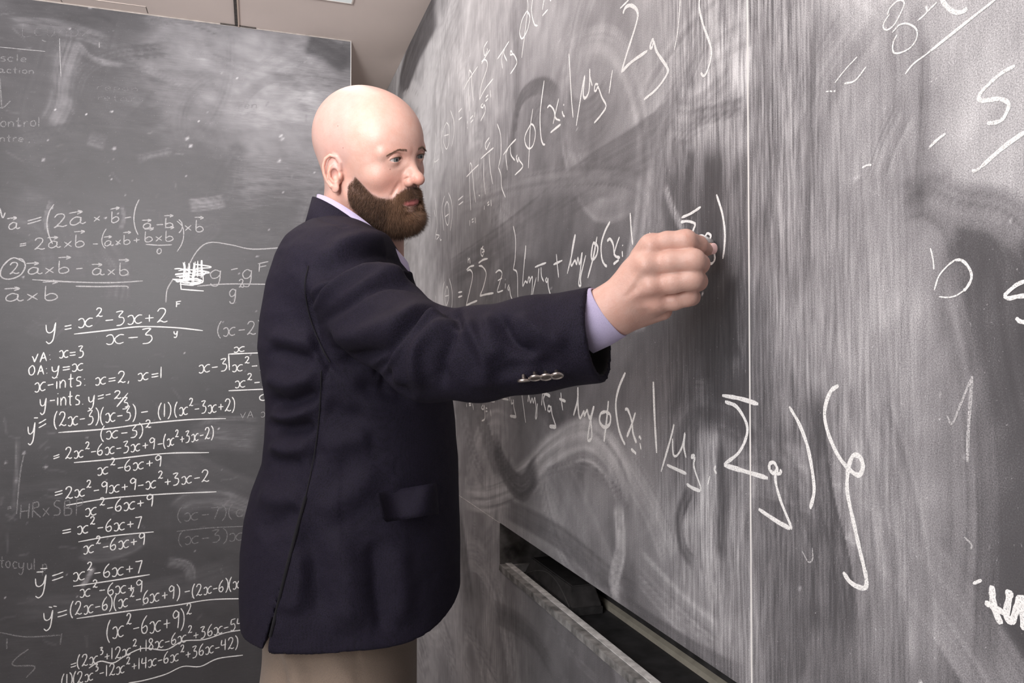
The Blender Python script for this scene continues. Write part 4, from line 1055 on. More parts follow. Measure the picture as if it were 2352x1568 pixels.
def mat_eye():
    t = NT('eye_surface', Roughness=.08)
    pos = t.n('SeparateXYZ', ins={0: t.tc.outputs['Object']})
    r = t.math('SQRT', t.math('ADD', t.math('POWER', pos.outputs[0], 2), t.math('POWER', pos.outputs[2], 2)))
    front = t.math('GREATER_THAN', pos.outputs[1], 0)
    iris = t.ramp(t.math('MULTIPLY', r, 100), [(.0, (.006, .006, .006)), (.20, (.006, .006, .007)), (.23, (.15, .165, .16)), (.48, (.20, .225, .22)), (.56, (.035, .045, .055)), (.61, (.50, .44, .42))])
    t.color(t.mix(front, (.55, .46, .43), iris)); return t.m
M_EYE = mat_eye()

def strands(roots, dirs, lens, wid, curl, shade, seed, seg=3, gravity=None):
    """tapered three-sided hairs as one mesh"""
    r = np.random.RandomState(seed); n = len(roots)
    d = unit(dirs); up = unit(np.cross(d, r.randn(n, 3))); sd = unit(np.cross(d, up))
    bend = r.randn(n, 1)*up+r.randn(n, 1)*sd
    V = np.zeros((n, seg*3+1, 3))
    for s in range(seg+1):
        t = s/seg
        c = roots+d*(lens*t)[:, None]+bend*(curl*lens*t*t)[:, None]
        if gravity is not None: c = c+gravity[None]*(lens*t*t)[:, None]
        if s == seg: V[:, seg*3] = c; break
        w = (wid*(1-.55*t))[:, None]
        for k in range(3):
            an = k*2*math.pi/3
            V[:, s*3+k] = c+w*(math.cos(an)*up+math.sin(an)*sd)
    T = []
    for s in range(seg-1):
        for k in range(3):
            a, b = s*3+k, s*3+(k+1) % 3
            T += [(a, b, b+3), (a, b+3, a+3)]
    for k in range(3): T.append(((seg-1)*3+k, (seg-1)*3+(k+1) % 3, seg*3))
    T = np.array(T); m = seg*3+1
    Fc = (np.arange(n)[:, None, None]*m+T[None]).reshape(-1, 3)
    return V.reshape(-1, 3), Fc, np.repeat(shade, m)

# ------------------------------------------------------------------ the right hand, in world space
def pd(px, py, d): return tuple(P(px, py, d))
def rr(r, d): return r*d/F_PX
FING = [
 [(1474,590,.855,27),(1496,566,.838,26),(1532,556,.826,24),(1574,553,.820,25.5),(1604,562,.838,20),(1622,573,.866,15)],
 [(1455,625,.852,28),(1484,610,.833,27),(1540,601,.818,25),(1592,598,.812,26.5),(1606,606,.838,23),(1596,608,.870,18)],
 [(1462,660,.856,28),(1494,656,.836,26),(1545,648,.822,25),(1588,640,.818,26),(1602,646,.845,22),(1585,650,.875,17)],
 [(1475,695,.864,26),(1506,695,.850,23),(1548,690,.838,21.5),(1578,680,.836,23),(1588,682,.858,19),(1568,686,.880,15)]]
THUMB = [(1440,640,.885,30),(1500,612,.905,26),(1560,592,.908,21),(1600,580,.896,17),(1633,571,.880,13.5)]
def C3(L): return [pd(*q[:3]) for q in L], [rr(q[3], q[2]) for q in L]
_f = [C3(L) for L in FING]; _t = C3(THUMB)
_w = pd(1404, 712, .862); _wf = pd(1330, 742, .880)
NAIL_C = np.array(pd(1638, 571, .872))
def sdf_hand(p):
    fs = [chain(p, a, b, .004) for a, b in _f]
    d = fs[0]
    for e in fs[1:]: d = smin(d, e, .0022)
    palm = None
    for (a, b) in _f:
        e = cone(p, _w, a[1], rr(44, .862), b[1]*1.02)
        palm = e if palm is None else smin(palm, e, .012)
    palm = smin(palm, cone(p, pd(1424,722,.870), pd(1520,712,.868), rr(47,.87), rr(24,.87)), .012)     # heel of the hand
    palm = smin(palm, cone(p, pd(1425,690,.885), pd(1500,640,.888), rr(44,.885), rr(34,.885)), .012)
    d = smin(d, palm, .007)
    d = smin(d, chain(p, _t[0], _t[1], .004), .003)
    d = smin(d, cone(p, _wf, _w, rr(57,.88), rr(53,.862)), .012)
    for i, (a, b) in enumerate(_f):                                     # knuckles and tendons
        k = np.array(a[1]); k = k+unit(CAM-k)*.012
        d = smin(d, sph(p, tuple(k), .0088), .010)
        wv = np.array(_w)+unit(CAM-np.array(_w))*.0195
        kk = np.array(a[1])+unit(CAM-np.array(a[1]))*.0135
        d = smin(d, cone(p, tuple(wv*.6+kk*.4), tuple(kk), .0016, .0024), .006)
    return d
HandV, HandQ = surface(sdf_hand, np.array(pd(1460,670,.86))-np.array([.16,.15,.13]), np.array(pd(1460,670,.86))+np.array([.15,.15,.13]), .0012)
_hx, _hy, _hz = project(HandV)
HandV = HandV  # finger and wrist in one skin

# ------------------------------------------------------------------ body under the clothes (one continuous skin mesh)
TD = 1.29                                     # depth of the trunk's axis
def zpx(py, d=TD): return CAM_H+(CY-py)/F_PX*d+d*math.tan(PITCH)
TU = unit(RGT*math.cos(.12)+np.array([FWD[0], FWD[1], 0])*math.sin(.12)); TU[2] = 0; TU = unit(TU)   # where the chest faces
TV = np.array([-TU[1], TU[0], 0])                                                                     # towards his left
def tp(u, v, z, base=None):
    b = P(850, 900, TD) if base is None else base
    return tuple(np.array([b[0], b[1], 0])+TU*u+TV*v+np.array([0, 0, z]))
HIP_Z, KNEE_Z = .93, .52
neck_b = tuple(head_world(np.array([[0, -.055, -.15]]))[0])
def sdf_body(p):
    d = chain(p, [tp(-.03,0,1.50), tp(-.03,0,1.30), tp(-.02,0,1.10), tp(-.04,0,.98)], [.09,.102,.102,.09], .04)
    d = smin(d, cone(p, neck_b, tp(-.03,0,1.42), .058, .09), .04)
    d = smin(d, cone(p, tp(-.03,-.12,1.47), tp(-.03,.15,1.48), .045, .055), .05)
    sh = tp(-.03,-.12,1.47)
    d = smin(d, chain(p, [sh, pd(985,815,.955), pd(1340,738,.878)], [.030,.034,.028], .02), .02)
    d = smin(d, chain(p, [tp(-.03,.17,1.46), tp(-.05,.23,1.20), tp(.06,.22,1.02), tp(.13,.20,.99)], [.052,.042,.033,.026], .02), .02)
    for s in (-1, 1):
        d = smin(d, chain(p, [tp(-.045,s*.08,.92), tp(-.035,s*.095,.52), tp(-.04,s*.10,.10), tp(.0,s*.10,.05), tp(.16,s*.11,.04)], [.075,.055,.038,.035,.03], .02), .03)
    return d
BV, BQ = surface(sdf_body, np.array(tp(0,0,0))-np.array([.45,.45,.02]), np.array(tp(0,0,1.62))+np.array([.45,.45,.02]), .010, 6)

person = empty('person', (float(tp(0,0,0)[0]), float(tp(0,0,0)[1]), 0))
tag(person, 'bald bearded man in a navy jacket writing on the right chalkboard with outstretched arm', 'person')
hw = head_world(HV)
n0, n1 = len(hw), len(hw)+len(HandV)
V = np.vstack([hw, HandV, BV]); Q = np.vstack([HQ, HandQ+n0, BQ+n1])
body = new_mesh('body', V, Q, M_SKIN, person)
L = HV
bm_ = beard_mask(HV)
q = np.abs(HV[:, 0])
red = np.zeros(len(V)); stub = np.zeros(len(V)); lip_ = np.zeros(len(V))
el = ear_local(HV.astype(f32))
def blob(c, r): return np.exp(-(((np.stack([q, HV[:, 1], HV[:, 2]], 1)-np.array(c))/np.array(r))**2).sum(1))
red[:n0] = .75*blob((.035,.075,-.012),(.022,.03,.020))+.8*blob((.005,.115,-.014),(.016,.02,.012))+.75*blob((.080,-.022,.01),(.02,.03,.035))+.45*blob((.045,.05,-.02),(.02,.03,.02))+.35*blob((.03,.09,.040),(.03,.03,.014))+.35*blob((.045,.0,-.075),(.05,.04,.03))
red[n0:n1] = .25*np.exp(-((_hx-1500)/40)**2)*np.exp(-((_hy-690)/30)**2)+.3*np.exp(-((_hx-1640)/12)**2)
hair_area = smooth01((HV[:, 2]-.0-np.clip(HV[:, 1], -.1, .1)*.9)/.02)*smooth01((.052-HV[:, 1]-.0)/.05)
stub[:n0] = np.clip(bm_*1.0, 0, 1)+.42*hair_area*(q < .085)
lp = ((q/.0240)**2+((HV[:, 2]+.0510)/np.where(HV[:, 2] > -.051, .0060, .0085))**2)
lip_[:n0] = smooth01((1.05-lp)/.35)*(HV[:, 1] > .075)
for nm, a in (('redness', red), ('stubble', stub), ('lips', lip_)): set_attr(body, nm, a)

# eyes
gaze = unit(np.array(pd(1640, 600, .93))-head_world(np.array([EYE]))[0])
for s in (1, -1):
    bm = bmesh.new(); bmesh.ops.create_uvsphere(bm, u_segments=48, v_segments=32, radius=EYE_R*HS)
    bmesh.ops.rotate(bm, verts=bm.verts, cent=(0,0,0), matrix=Matrix.Rotation(-math.pi/2, 3, 'X'))
    e = bm_obj('eyeball', bm, M_EYE, person, True)
    c = head_world(np.array([(s*EYE[0], EYE[1], EYE[2])]))[0]
    face = HM @ np.array([0, 1, 0]); gz = unit(.8*face+.2*gaze)
    e.rotation_euler = Vector(gz).to_track_quat('Y', 'Z').to_euler(); e.location = c
# thumb nail
bm = bmesh.new(); bmesh.ops.create_uvsphere(bm, u_segments=20, v_segments=12, radius=1)
for v in bm.verts: v.co = Vector((v.co.x*.0052, v.co.y*.0066, v.co.z*.0014))
nail = bm_obj('thumb_nail', bm, NT('nail', Roughness=.25, Base_Color=(.86,.58,.56,1)).m, person, True)
tn = unit(CAM-NAIL_C); nail.rotation_euler = Vector(unit(tn+RGT*.45)).to_track_quat('Z', 'Y').to_euler()
tip = np.array(_t[0][-1]); nail.location = tip+unit(tn+RGT*.45)*(_t[1][-1]-.0004)

# beard: short dense hairs rooted on the skin
def sample_on(Vv, Qq, wt, n, seed):
    r = np.random.RandomState(seed)
    a, b, c, d = [Vv[Qq[:, i]] for i in range(4)]
    ar = np.linalg.norm(np.cross(c-a, d-b), axis=1)*.5*wt[Qq].mean(1)
    idx = np.searchsorted(np.cumsum(ar)/ar.sum(), r.rand(n)); idx = np.clip(idx, 0, len(Qq)-1)
    u, v = r.rand(n, 1), r.rand(n, 1)
    return a[idx]*(1-u)*(1-v)+b[idx]*u*(1-v)+c[idx]*u*v+d[idx]*(1-u)*v
NB = 30000
rts = sample_on(HV, HQ, bm_**1.2, NB, 3)
nr = unit(grad(sdf_head, rts, .0012))
mk = beard_mask(rts); rb = np.random.RandomState(5)
dn = np.zeros((NB, 3)); dn[:, 2] = -1
rx, ry, rz = np.abs(rts[:, 0]), rts[:, 1], rts[:, 2]
side_d = np.stack([np.sign(rts[:, 0])*.15, np.where(ry > .08, .25, -.05+0*ry), -1+0*rx], 1)
must = (ry > .085) & (rz > -.048) & (rx < .03)
side_d[must] = np.stack([np.sign(rts[must, 0])*(.4+20*rx[must]), .15+0*rx[must], -.9+0*rx[must]], 1)
chin_w = smooth01((-.030-rz)/.05)
dirs = nr*(.42+.25*chin_w)[:, None]+side_d*(.75)+rb.randn(NB, 3)*.20
ln = (.006+.017*chin_w)*np.clip(mk, .25, 1)*(.65+.6*rb.rand(NB)); ln[must] = .0085*(.6+.6*rb.rand(must.sum()))
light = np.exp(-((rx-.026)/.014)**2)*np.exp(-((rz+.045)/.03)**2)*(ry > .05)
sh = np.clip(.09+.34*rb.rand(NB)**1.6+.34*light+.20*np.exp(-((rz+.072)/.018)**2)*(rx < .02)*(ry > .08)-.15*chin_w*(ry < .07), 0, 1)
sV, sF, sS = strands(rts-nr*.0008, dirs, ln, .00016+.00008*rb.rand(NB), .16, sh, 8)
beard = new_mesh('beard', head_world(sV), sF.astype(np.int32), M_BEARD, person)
set_attr(beard, 'shade', sS); beard['label'] = 'full trimmed brown beard and moustache'
# eyebrows
for s in (1, -1):
    n = 420; t = rb.rand(n); off = (rb.rand(n)-.5)
    x = .0135+.036*t; z = .0395+.0030*np.sin(np.clip(t*1.4, 0, 1)*math.pi*.6)-.0150*np.clip(t-.45, 0, 1)+off*(.0038-.0026*t)
    y = np.full(n, .120); pts = np.stack([s*x, y, z], 1)
    for _ in range(40):
        dd = sdf_head(pts.astype(f32)); pts[:, 1] -= dd*.8
    dr = np.stack([s*(.85+0*t), -.1+0*t, .55-.9*t], 1)+grad(sdf_head, pts)*.30+rb.randn(n, 3)*.13
    a, b, c = strands(pts, dr, .0055*(.6+.5*rb.rand(n)), np.full(n, .00011), .15, rb.rand(n)*.8, 9+s)
    eb_ = new_mesh('eyebrow', head_world(a), b.astype(np.int32), M_BROW, person); set_attr(eb_, 'shade', c)
    # lashes
    n = 70; t = np.linspace(-1, 1, n); top = .0038*np.sqrt(np.clip(1-np.abs(t)**2.2, 0, 1))
    pts = np.stack([s*(EYE[0]+t*.0118), np.full(n, EYE[1]+EYE_R), EYE[2]+top], 1)
    c0 = np.array([s*EYE[0], EYE[1], EYE[2]]); pts = c0+unit(pts-c0)*(EYE_R+.0012)
    dr = unit(pts-c0)*.8+np.array([0, 0, .25])+rb.randn(n, 3)*.1
    a, b, c = strands(pts, dr, np.full(n, .0055), np.full(n, .00012), .2, np.full(n, .1), 19+s)
    la = new_mesh('eyelashes', head_world(a), b.astype(np.int32), M_BROW, person); set_attr(la, 'shade', c)
# two small moles
for (x, y, z) in ((.070,.0,.080), (.077,.012,.046), (.040,.082,.010)):
    pp = np.array([[x, y, z]]) ; 
    for _ in range(30):
        g = grad(sdf_head, pp); pp = pp-g*sdf_head(pp.astype(f32))[:, None]*.8
    bm = bmesh.new(); bmesh.ops.create_icosphere(bm, subdivisions=2, radius=.0008*HS)
    m = bm_obj('mole', bm, NT('mole', Roughness=.6, Base_Color=(.30,.10,.07,1)).m, person, True); m.location = head_world(pp)[0]
keep_world(person)

# ------------------------------------------------------------------ jacket
JP = [480, 520, 560, 600, 660, 740, 800, 860, 920, 960, 1000, 1050, 1110, 1170, 1240, 1330, 1400, 1480]
JL = [700, 684, 658, 640, 622, 608, 604, 612, 621, 620, 618, 613, 590, 575, 567, 566, 570, 580]
JR = [800, 860, 905, 930, 958, 985, 1005, 1025, 1040, 1045, 1047, 1052, 1053, 1055, 1057, 1057, 1056, 1052]
JB = [.06, .10, .15, .175, .195, .20, .205, .20, .195, .190, .188, .188, .192, .197, .20, .203, .205, .207]
_z = np.array([zpx(y) for y in JP])[::-1]
base = P(850, 900, TD)
def ucoord(px):      # where the sight line through px meets the trunk's middle plane
    r = ray(px, 784); n = TV; t = ((base-CAM)@n)/(r@n); return float((CAM+r*t-base)@TU)
_b = np.array(JB)[::-1]
_uc = np.array([.5*(ucoord(a)+ucoord(b)) for a, b in zip(JL, JR)])[::-1]
_ua = np.array([.5*(ucoord(b)-ucoord(a)) for a, b in zip(JL, JR)])[::-1]
_vc = np.interp(_z, [.9, 1.2, 1.5], [0, 0, 0])
def uvz(p):
    d = p-base.astype(f32); return d @ TU.astype(f32), d @ TV.astype(f32), p[:, 2]
SLV = [(775,650,1.135,98),(880,735,1.035,101),(985,812,.955,104),(1100,813,.915,103),(1220,792,.888,104),(1400,764,.868,113)]
_s = C3(SLV)
CUFF_P = np.array(pd(1341,770,.815)); 
_cd = unit(np.array(_s[0][5])-np.array(_s[0][4]))
CUFF_N = unit(_cd+.10*RGT-.22*UPV*0-.20*unit(FWD))
def hem_z(u): 
    s = np.clip((u-.02)/.17, 0, 1.2)
    return CAM_H-.4185+.012*np.clip(-u-.02, 0, 1)*-3+.085*s**3
_v1 = P(662, 1290, 1.10); _v0 = P(621, 1468, 1.12)
Z_V1, Z_V0 = float(_v1[2]), float(_v0[2]); U_V1, U_V0 = float((_v1-base)@TU), float((_v0-base)@TU)
def sdf_jacket(p):
    u, v, z = uvz(p)
    a = np.interp(z, _z, _ua); b = np.interp(z, _z, _b); c = np.interp(z, _z, _uc)
    e = 2.35
    rho = (np.abs((u-c)/a)**e+np.abs(v/b)**e+1e-9)**(1/e)
    d = (rho-1)*np.minimum(a, b)
    d = smax(d, z-zpx(512), .05)
    # yoke and shoulders
    d = smin(d, cone(p, pd(778,572,1.29), pd(785,628,1.150), .050, .072), .035)
    d = smin(d, cone(p, pd(778,572,1.29), tp(-.05,.17,1.46), .050, .070), .035)
    sl = chain(p, _s[0], _s[1], .02)
    sl = np.maximum(sl, (p-CUFF_P.astype(f32)) @ CUFF_N.astype(f32))
    inner = cone(p, tuple(np.array(_s[0][4])*.5+np.array(_s[0][5])*.5+_cd*.012), tuple(np.array(_s[0][5])+_cd*.05), rr(104,.875)-.0075, rr(113,.868)-.0070)
    sl = np.maximum(sl, -inner)
    d = smin(d, sl, .022)
    ls = chain(p, [tp(-.03,.185,1.44), tp(-.05,.245,1.18), tp(.03,.235,1.03), tp(.07,.222,1.01)], [.075,.068,.060,.056], .02)
    d = smin(d, ls, .02)
    d = np.maximum(d, hem_z(u-0)-z)
    # side vent: a narrow slit widening towards the hem
    f_ = np.clip((Z_V1-z)/(Z_V1-Z_V0), 0, 1.1); uc_ = U_V1+(U_V0-U_V1)*f_
    slit = np.maximum(np.abs(u-uc_)-.0050*f_*f_, np.maximum(v+.06, z-Z_V1))
    d = np.maximum(d, -slit)
    # open neck
    d = smax(d, -cone(p, tuple(head_world(np.array([[0,-.055,-.13]]))[0]), tuple(head_world(np.array([[0,.0,-.02]]))[0]), .066, .085), .006)
    return d
lo = np.array(tp(0,0,0)); 
JV, JQ = surface(sdf_jacket, (-.32, .70, .94), (.56, 1.62, 1.72), .0034, 8, 2.6)
JV = snap(sdf_jacket, JV, 1, .002)
jx, jy, jz = project(JV)
JN = unit(grad(sdf_jacket, JV, .004)); facing = ((CAM-JV)*JN).sum(1)/np.linalg.norm(CAM-JV, axis=1)
near = smooth01((facing+.05)/.3)
disp = np.zeros(len(JV))
def fold(pts, w, amp, taper=.25, kind='ridge'):
    """a fold along a path over the cloth; negative amp makes a valley"""
    q_ = catmull(pts, 6); m = (jx > q_[:,0].min()-4*w) & (jx < q_[:,0].max()+4*w) & (jy > q_[:,1].min()-4*w) & (jy < q_[:,1].max()+4*w)
    d, arc, side, L = poly_dist(jx[m], jy[m], q_)
    en_ = smooth01(arc/(taper*L+1e-6))*smooth01((L-arc)/(taper*L+1e-6))
    if kind == 'ridge': k = np.exp(-(d/w)**2)
    elif kind == 'pinch': s = d*side/w; k = np.exp(-(s-.6)**2/.5)-.9*np.exp(-(s+.75)**2/.25)
    elif kind == 'step': s = d*side/w; k = smooth01(s/.35)*np.exp(-np.clip(s,0,9)*.5)*(s > 0); en_ = smooth01(arc/(taper*L+1e-6))
    disp[m] += 2.8*amp*k*en_*near[m]
mm = .001
# shoulder and upper arm
fold([(700,655),(790,600),(870,585),(930,600),(985,640)], 24, -6*mm)
fold([(690,700),(760,640),(850,605),(920,608)], 9, 2.5*mm)
fold([(715,620),(800,560),(880,550),(935,585)], 20, 4*mm)
fold([(700,720),(770,650),(850,615),(920,622),(985,665)], 13, 5*mm, kind='pinch')
fold([(720,760),(800,690),(870,650),(940,650),(1000,690)], 12, -4.5*mm)
fold([(780,690),(860,640),(930,632),(985,668)], 8, 3*mm)
fold([(716,640),(705,700),(730,790),(760,850),(800,880)], 10, -3.5*mm)      # armhole seam
fold([(735,780),(860,760),(960,720),(1010,705)], 24, 4*mm)
fold([(760,840),(880,800),(960,740),(1000,705)], 14, -4.5*mm)
fold([(870,885),(885,830),(930,760),(985,720),(1040,716)], 13, 6.5*mm, kind='pinch')
fold([(890,920),(885,860),(905,800),(950,740),(1010,712)], 10, -6*mm)
fold([(1040,722),(1000,760),(960,800),(955,850),(975,900)], 15, 5*mm)
fold([(1045,735),(1030,780),(1010,840),(1020,900)], 13, -5*mm)
fold([(1000,735),(1040,712),(1050,740),(1080,770)], 11, -5*mm, taper=.35)
fold([(1055,722),(1090,770),(1120,830),(1110,890)], 18, 5*mm)
fold([(1150,712),(1160,760),(1190,800),(1250,810)], 16, -4.5*mm)
fold([(1115,715),(1130,770),(1150,830)], 14, 3*mm)
fold([(1180,720),(1250,770),(1310,790)], 20, 3*mm)
fold([(1130,860),(1200,850),(1290,830)], 22, -2.5*mm)
fold([(1060,880),(1150,872),(1250,850)], 18, 2.5*mm)
fold([(810,880),(880,900),(960,912)], 18, -4*mm)
# back
fold([(612,800),(660,815),(730,830)], 16, -4*mm)
fold([(610,770),(670,780),(735,790)], 18, 3*mm)
fold([(612,850),(660,880),(735,860)], 20, 5*mm)
fold([(625,900),(650,930),(700,915),(735,890)], 15, -6*mm)
fold([(618,960),(640,985),(690,985),(728,970)], 13, -6.5*mm)
fold([(620,940),(660,955),(728,935)], 15, 4.5*mm)
fold([(620,1010),(660,1035),(722,1020)], 18, 4*mm)
fold([(620,1050),(650,1060),(700,1060)], 16, -3*mm)
fold([(590,1130),(650,1150),(695,1130)], 26, 3.5*mm)
fold([(590,1230),(650,1190),(690,1160)], 24, -3*mm)
fold([(738,930),(800,960),(850,940)], 26, -3*mm)
fold([(735,1040),(800,1010),(860,1000)], 30, 3*mm)
fold([(730,1190),(820,1120),(860,1060)], 30, 3.5*mm)
fold([(700,1180),(720,1300),(740,1440)], 26, -3*mm)
fold([(760,1200),(800,1320),(800,1470)], 34, 4.5*mm)
fold([(855,1230),(865,1330),(880,1470)], 20, -3.5*mm)
fold([(690,1250),(690,1340),(670,1420)], 22, 4*mm)
fold([(915,1240),(920,1330),(930,1440)], 26, 3*mm)
# seams: thin sunk lines
for sm in ([(760,830),(742,880),(735,940),(728,1010),(715,1080),(702,1140)], [(700,600),(698,660),(712,730),(745,800)], [(700,487),(745,505),(800,520)]):
    fold(sm, 3.2, -1.6*mm, .05)
# side vent: the back panel lies over the front one
fold([(704,1130),(690,1185),(662,1290),(642,1370),(628,1440),(618,1500)][::-1], 20, 5*mm, .02, 'step')
disp += near*.0011*fbm(jx/38, jy/38, 31, 3)+near*.0004*fbm(jx/14, jy/14, 33, 2)
disp = np.clip(disp, -.013, .013)
JV = JV+JN*disp[:, None]
# smooth the cloth a little so that folds roll instead of crease
def relax(Vv, Qq, it=1, lam=.5):
    e = np.concatenate([Qq[:, [0,1]], Qq[:, [1,2]], Qq[:, [2,3]], Qq[:, [3,0]]]); e = np.vstack([e, e[:, ::-1]])
    n = np.bincount(e[:, 0], minlength=len(Vv))[:, None]
    for _ in range(it):
        s = np.stack([np.bincount(e[:, 0], Vv[e[:, 1], k], minlength=len(Vv)) for k in range(3)], 1)
        Vv = Vv*(1-lam)+lam*s/np.maximum(n, 1)
    return Vv
JV = relax(JV, JQ, 2, .5)
jacket = new_mesh('jacket', JV, JQ, [M_NAVY, M_LINING], person)
jacket['label'] = 'navy wool blazer with side vent and buttoned cuffs'
# lining on the inner faces of the sleeve end
cc = JV[JQ].mean(1).astype(f32)
ins = np.abs(cone(cc, tuple(np.array(_s[0][4])*.5+np.array(_s[0][5])*.5+_cd*.012), tuple(np.array(_s[0][5])+_cd*.05), rr(104,.875)-.0075, rr(113,.868)-.0070)) < .0018
jacket.data.polygons.foreach_set('material_index', ins.astype(np.int32))

# bands round the neck and wrist: closed strips with thickness
def band(name, rows, mat, th, parent=None, closed=True, sub=3):
    """rows: rings of points from the bottom edge to the top edge, one after another"""
    R_ = np.array(rows); k, n, _ = R_.shape
    cen = R_.mean((0, 1)); 
    nrm = np.zeros_like(R_)
    for i in range(k):
        ax = R_[min(i+1, k-1)]-R_[max(i-1, 0)]
        tg = np.roll(R_[i], -1, 0)-np.roll(R_[i], 1, 0)
        if not closed: tg[0] = R_[i][1]-R_[i][0]; tg[-1] = R_[i][-1]-R_[i][-2]
        nn = unit(np.cross(tg, ax)); out = R_[i]-R_[i].mean(0)
        s = np.sign((nn*out).sum(1).mean()); nrm[i] = nn*s
    I = R_-nrm*th; V_ = np.concatenate([R_.reshape(-1, 3), I.reshape(-1, 3)]); o_ = k*n; Fc = []
    lim = n if closed else n-1
    for i in range(k-1):
        for j in range(lim):
            a, b = i*n+j, i*n+(j+1) % n
            Fc += [(a, b, b+n, a+n), (o_+a, o_+a+n, o_+b+n, o_+b)]
    for j in range(lim):
        a, b = j, (j+1) % n; c_, d_ = (k-1)*n+a, (k-1)*n+b
        Fc += [(a, o_+a, o_+b, b), (c_, d_, o_+d_, o_+c_)]
    if not closed:
        for i in range(k-1):
            for j in (0, n-1):
                a = i*n+j; Fc.append((a, a+n, o_+a+n, o_+a))
    return new_mesh(name, V_, Fc, mat, parent)
# collars: a tilted ring, high at the nape and dropping to the chest
NC = np.array(pd(838, 520, 1.285))
def neck_ring(rf, rs, lift, slope, n=64, fw=0.0, vshift=0):
    out = []
    for t in np.linspace(0, 2*math.pi, n, endpoint=False):
        u = -rf*math.cos(t); v = rs*math.sin(t)
        z = lift-slope*(u+rf)*(1+.25*(u+rf)/rf)
        out.append(NC+TU*(u+fw)+TV*(v+vshift)+np.array([0, 0, z]))
    return out
shirt_collar = band('shirt_collar', [neck_ring(.086, .074, .010, .52, fw=.002), neck_ring(.080, .069, .036, .50, fw=-.001), neck_ring(.0760, .0665, .0505, .49, fw=-.003)], M_SHIRT, .0022, person)
collar = band('jacket_collar', [neck_ring(.108, .100, -.016, .56, fw=.004), neck_ring(.094, .084, .014, .55, fw=-.001), neck_ring(.083, .0735, .046, .52, fw=-.004)], M_NAVY, .004, person)
# shirt cuff
ca = np.array(pd(1322,744,.872)); cb = np.array(pd(1399,716,.862)); cax = unit(cb-ca)
e1 = unit(UPV-cax*(UPV@cax)); e2 = np.cross(cax, e1)
if e2@FWD < 0: e2 = -e2
def ring(c, r1, r2, tilt=0, n=56):
    return [c+e1*r1*math.cos(t)+e2*r2*math.sin(t)+cax*(tilt*math.sin(t)-.0085*math.cos(t)) for t in np.linspace(0, 2*math.pi, n, endpoint=False)]
cuff = band('shirt_cuff', [ring(ca, rr(77,.87), rr(66,.87)), ring(ca*.5+cb*.5, rr(73,.87), rr(63,.87), .002), ring(cb-cax*.001, rr(66,.865), rr(58,.865), .004), ring(cb, rr(65,.865), rr(57,.865), .004)], M_SHIRT, .0022, person)
# sleeve buttons: shank, disc with a raised rim and a sunk face
def button(px, py, d, tiltv, r=.0076):
    bm = bmesh.new()
    prof = [(0,.0016),(.0048,.0016),(.0056,.0010),(.0060,.0022),(.0070,.0024),(r,.0012),(r,.0002),(.0060,-.0010),(.0024,-.0016),(.0020,-.0060),(0,-.0060)]
    vs = [[bm.verts.new((q[0]*math.cos(a), q[0]*math.sin(a), q[1])) for a in np.linspace(0, 2*math.pi, 28, endpoint=False)] for q in prof[1:-1]]
    for a, b in zip(vs[:-1], vs[1:]):
        for i in range(28): bm.faces.new((a[i], a[(i+1) % 28], b[(i+1) % 28], b[i]))
    bm.faces.new(vs[0]); bm.faces.new(vs[-1][::-1]); bmesh.ops.recalc_face_normals(bm, faces=bm.faces)
    o = bm_obj('button', bm, M_SILVER, jacket, True)
    o.data.materials.append(M_SILVER_D)
    for f in o.data.polygons:
        c = f.center
        if c.z > .0005 and math.hypot(c.x, c.y) < .0054: f.material_index = 1
    o.rotation_euler = Vector(tiltv).to_track_quat('Z', 'Y').to_euler(); o.location = pd(px, py, d)
    # engraved mark on the face
    em = bmesh.new()
    for a in np.linspace(.3, 5.2, 9):
        add_box(em, .0022*math.cos(a)-.0006, .0022*math.cos(a)+.0006, .0012*math.sin(a)-.0002, .0012*math.sin(a)+.0002, .0015, .0019)
    m = bm_obj('engraved_mark', em, M_SILVER, o)
    return o
for px, py, d, k in ((1203,872,.838,.10),(1229,866,.831,.42),(1254,864,.829,.52),(1279,861,.827,.50)):
    button(px, py, d, unit(-UPV*1.0-FWD*k*1.0+RGT*.08))
button(1048, 1082, 1.29, unit(RGT*.9-FWD*.12+UPV*.25), .0085)
# pocket flap: a patch that follows the cloth
def cloth_depth(x, y, r_=7):
    m = (np.abs(jx-x) < r_) & (np.abs(jy-y) < r_) & (facing > .1)
    return float(np.percentile(jz[m], 10)) if m.any() else 1.12
jx, jy, jz = project(JV)
gu, gv = 16, 7; Vf = []
grid_ = []
for a in range(gu+1):
    for b in range(gv+1):
        s, t = a/gu, b/gv
        x = (1-s)*(864+16*t)+s*(1003+6*t); y = (1-s)*(1132+68*t)+s*(1108+72*t)
        if b == gv and a == 0: x += 5; y -= 4
        grid_.append((x, y, cloth_depth(x, y)))
grid_ = np.array(grid_); xs_ = (grid_[:,0]-930)/70; ys_ = (grid_[:,1]-1155)/45
Am = np.stack([xs_*0+1, xs_, ys_, xs_**2, xs_*ys_, ys_**2, xs_**3], 1)
co_ = np.linalg.lstsq(Am, grid_[:,2], rcond=None)[0]; fit_ = Am @ co_
off_ = np.percentile(fit_-grid_[:,2], 97)+.0035
for (x, y, _), d_ in zip(grid_, fit_): Vf.append(pd(x, y, d_-off_))
Vf = np.array(Vf); fn = unit(CAM-Vf.mean(0)); nf = len(Vf)
for k_ in range(gu*0, nf): pass
ix = lambda a, b: a*(gv+1)+b
Fc = [(ix(a,b), ix(a,b+1), ix(a+1,b+1), ix(a+1,b)) for a in range(gu) for b in range(gv)]
Fc += [tuple(nf+i for i in f[::-1]) for f in Fc]
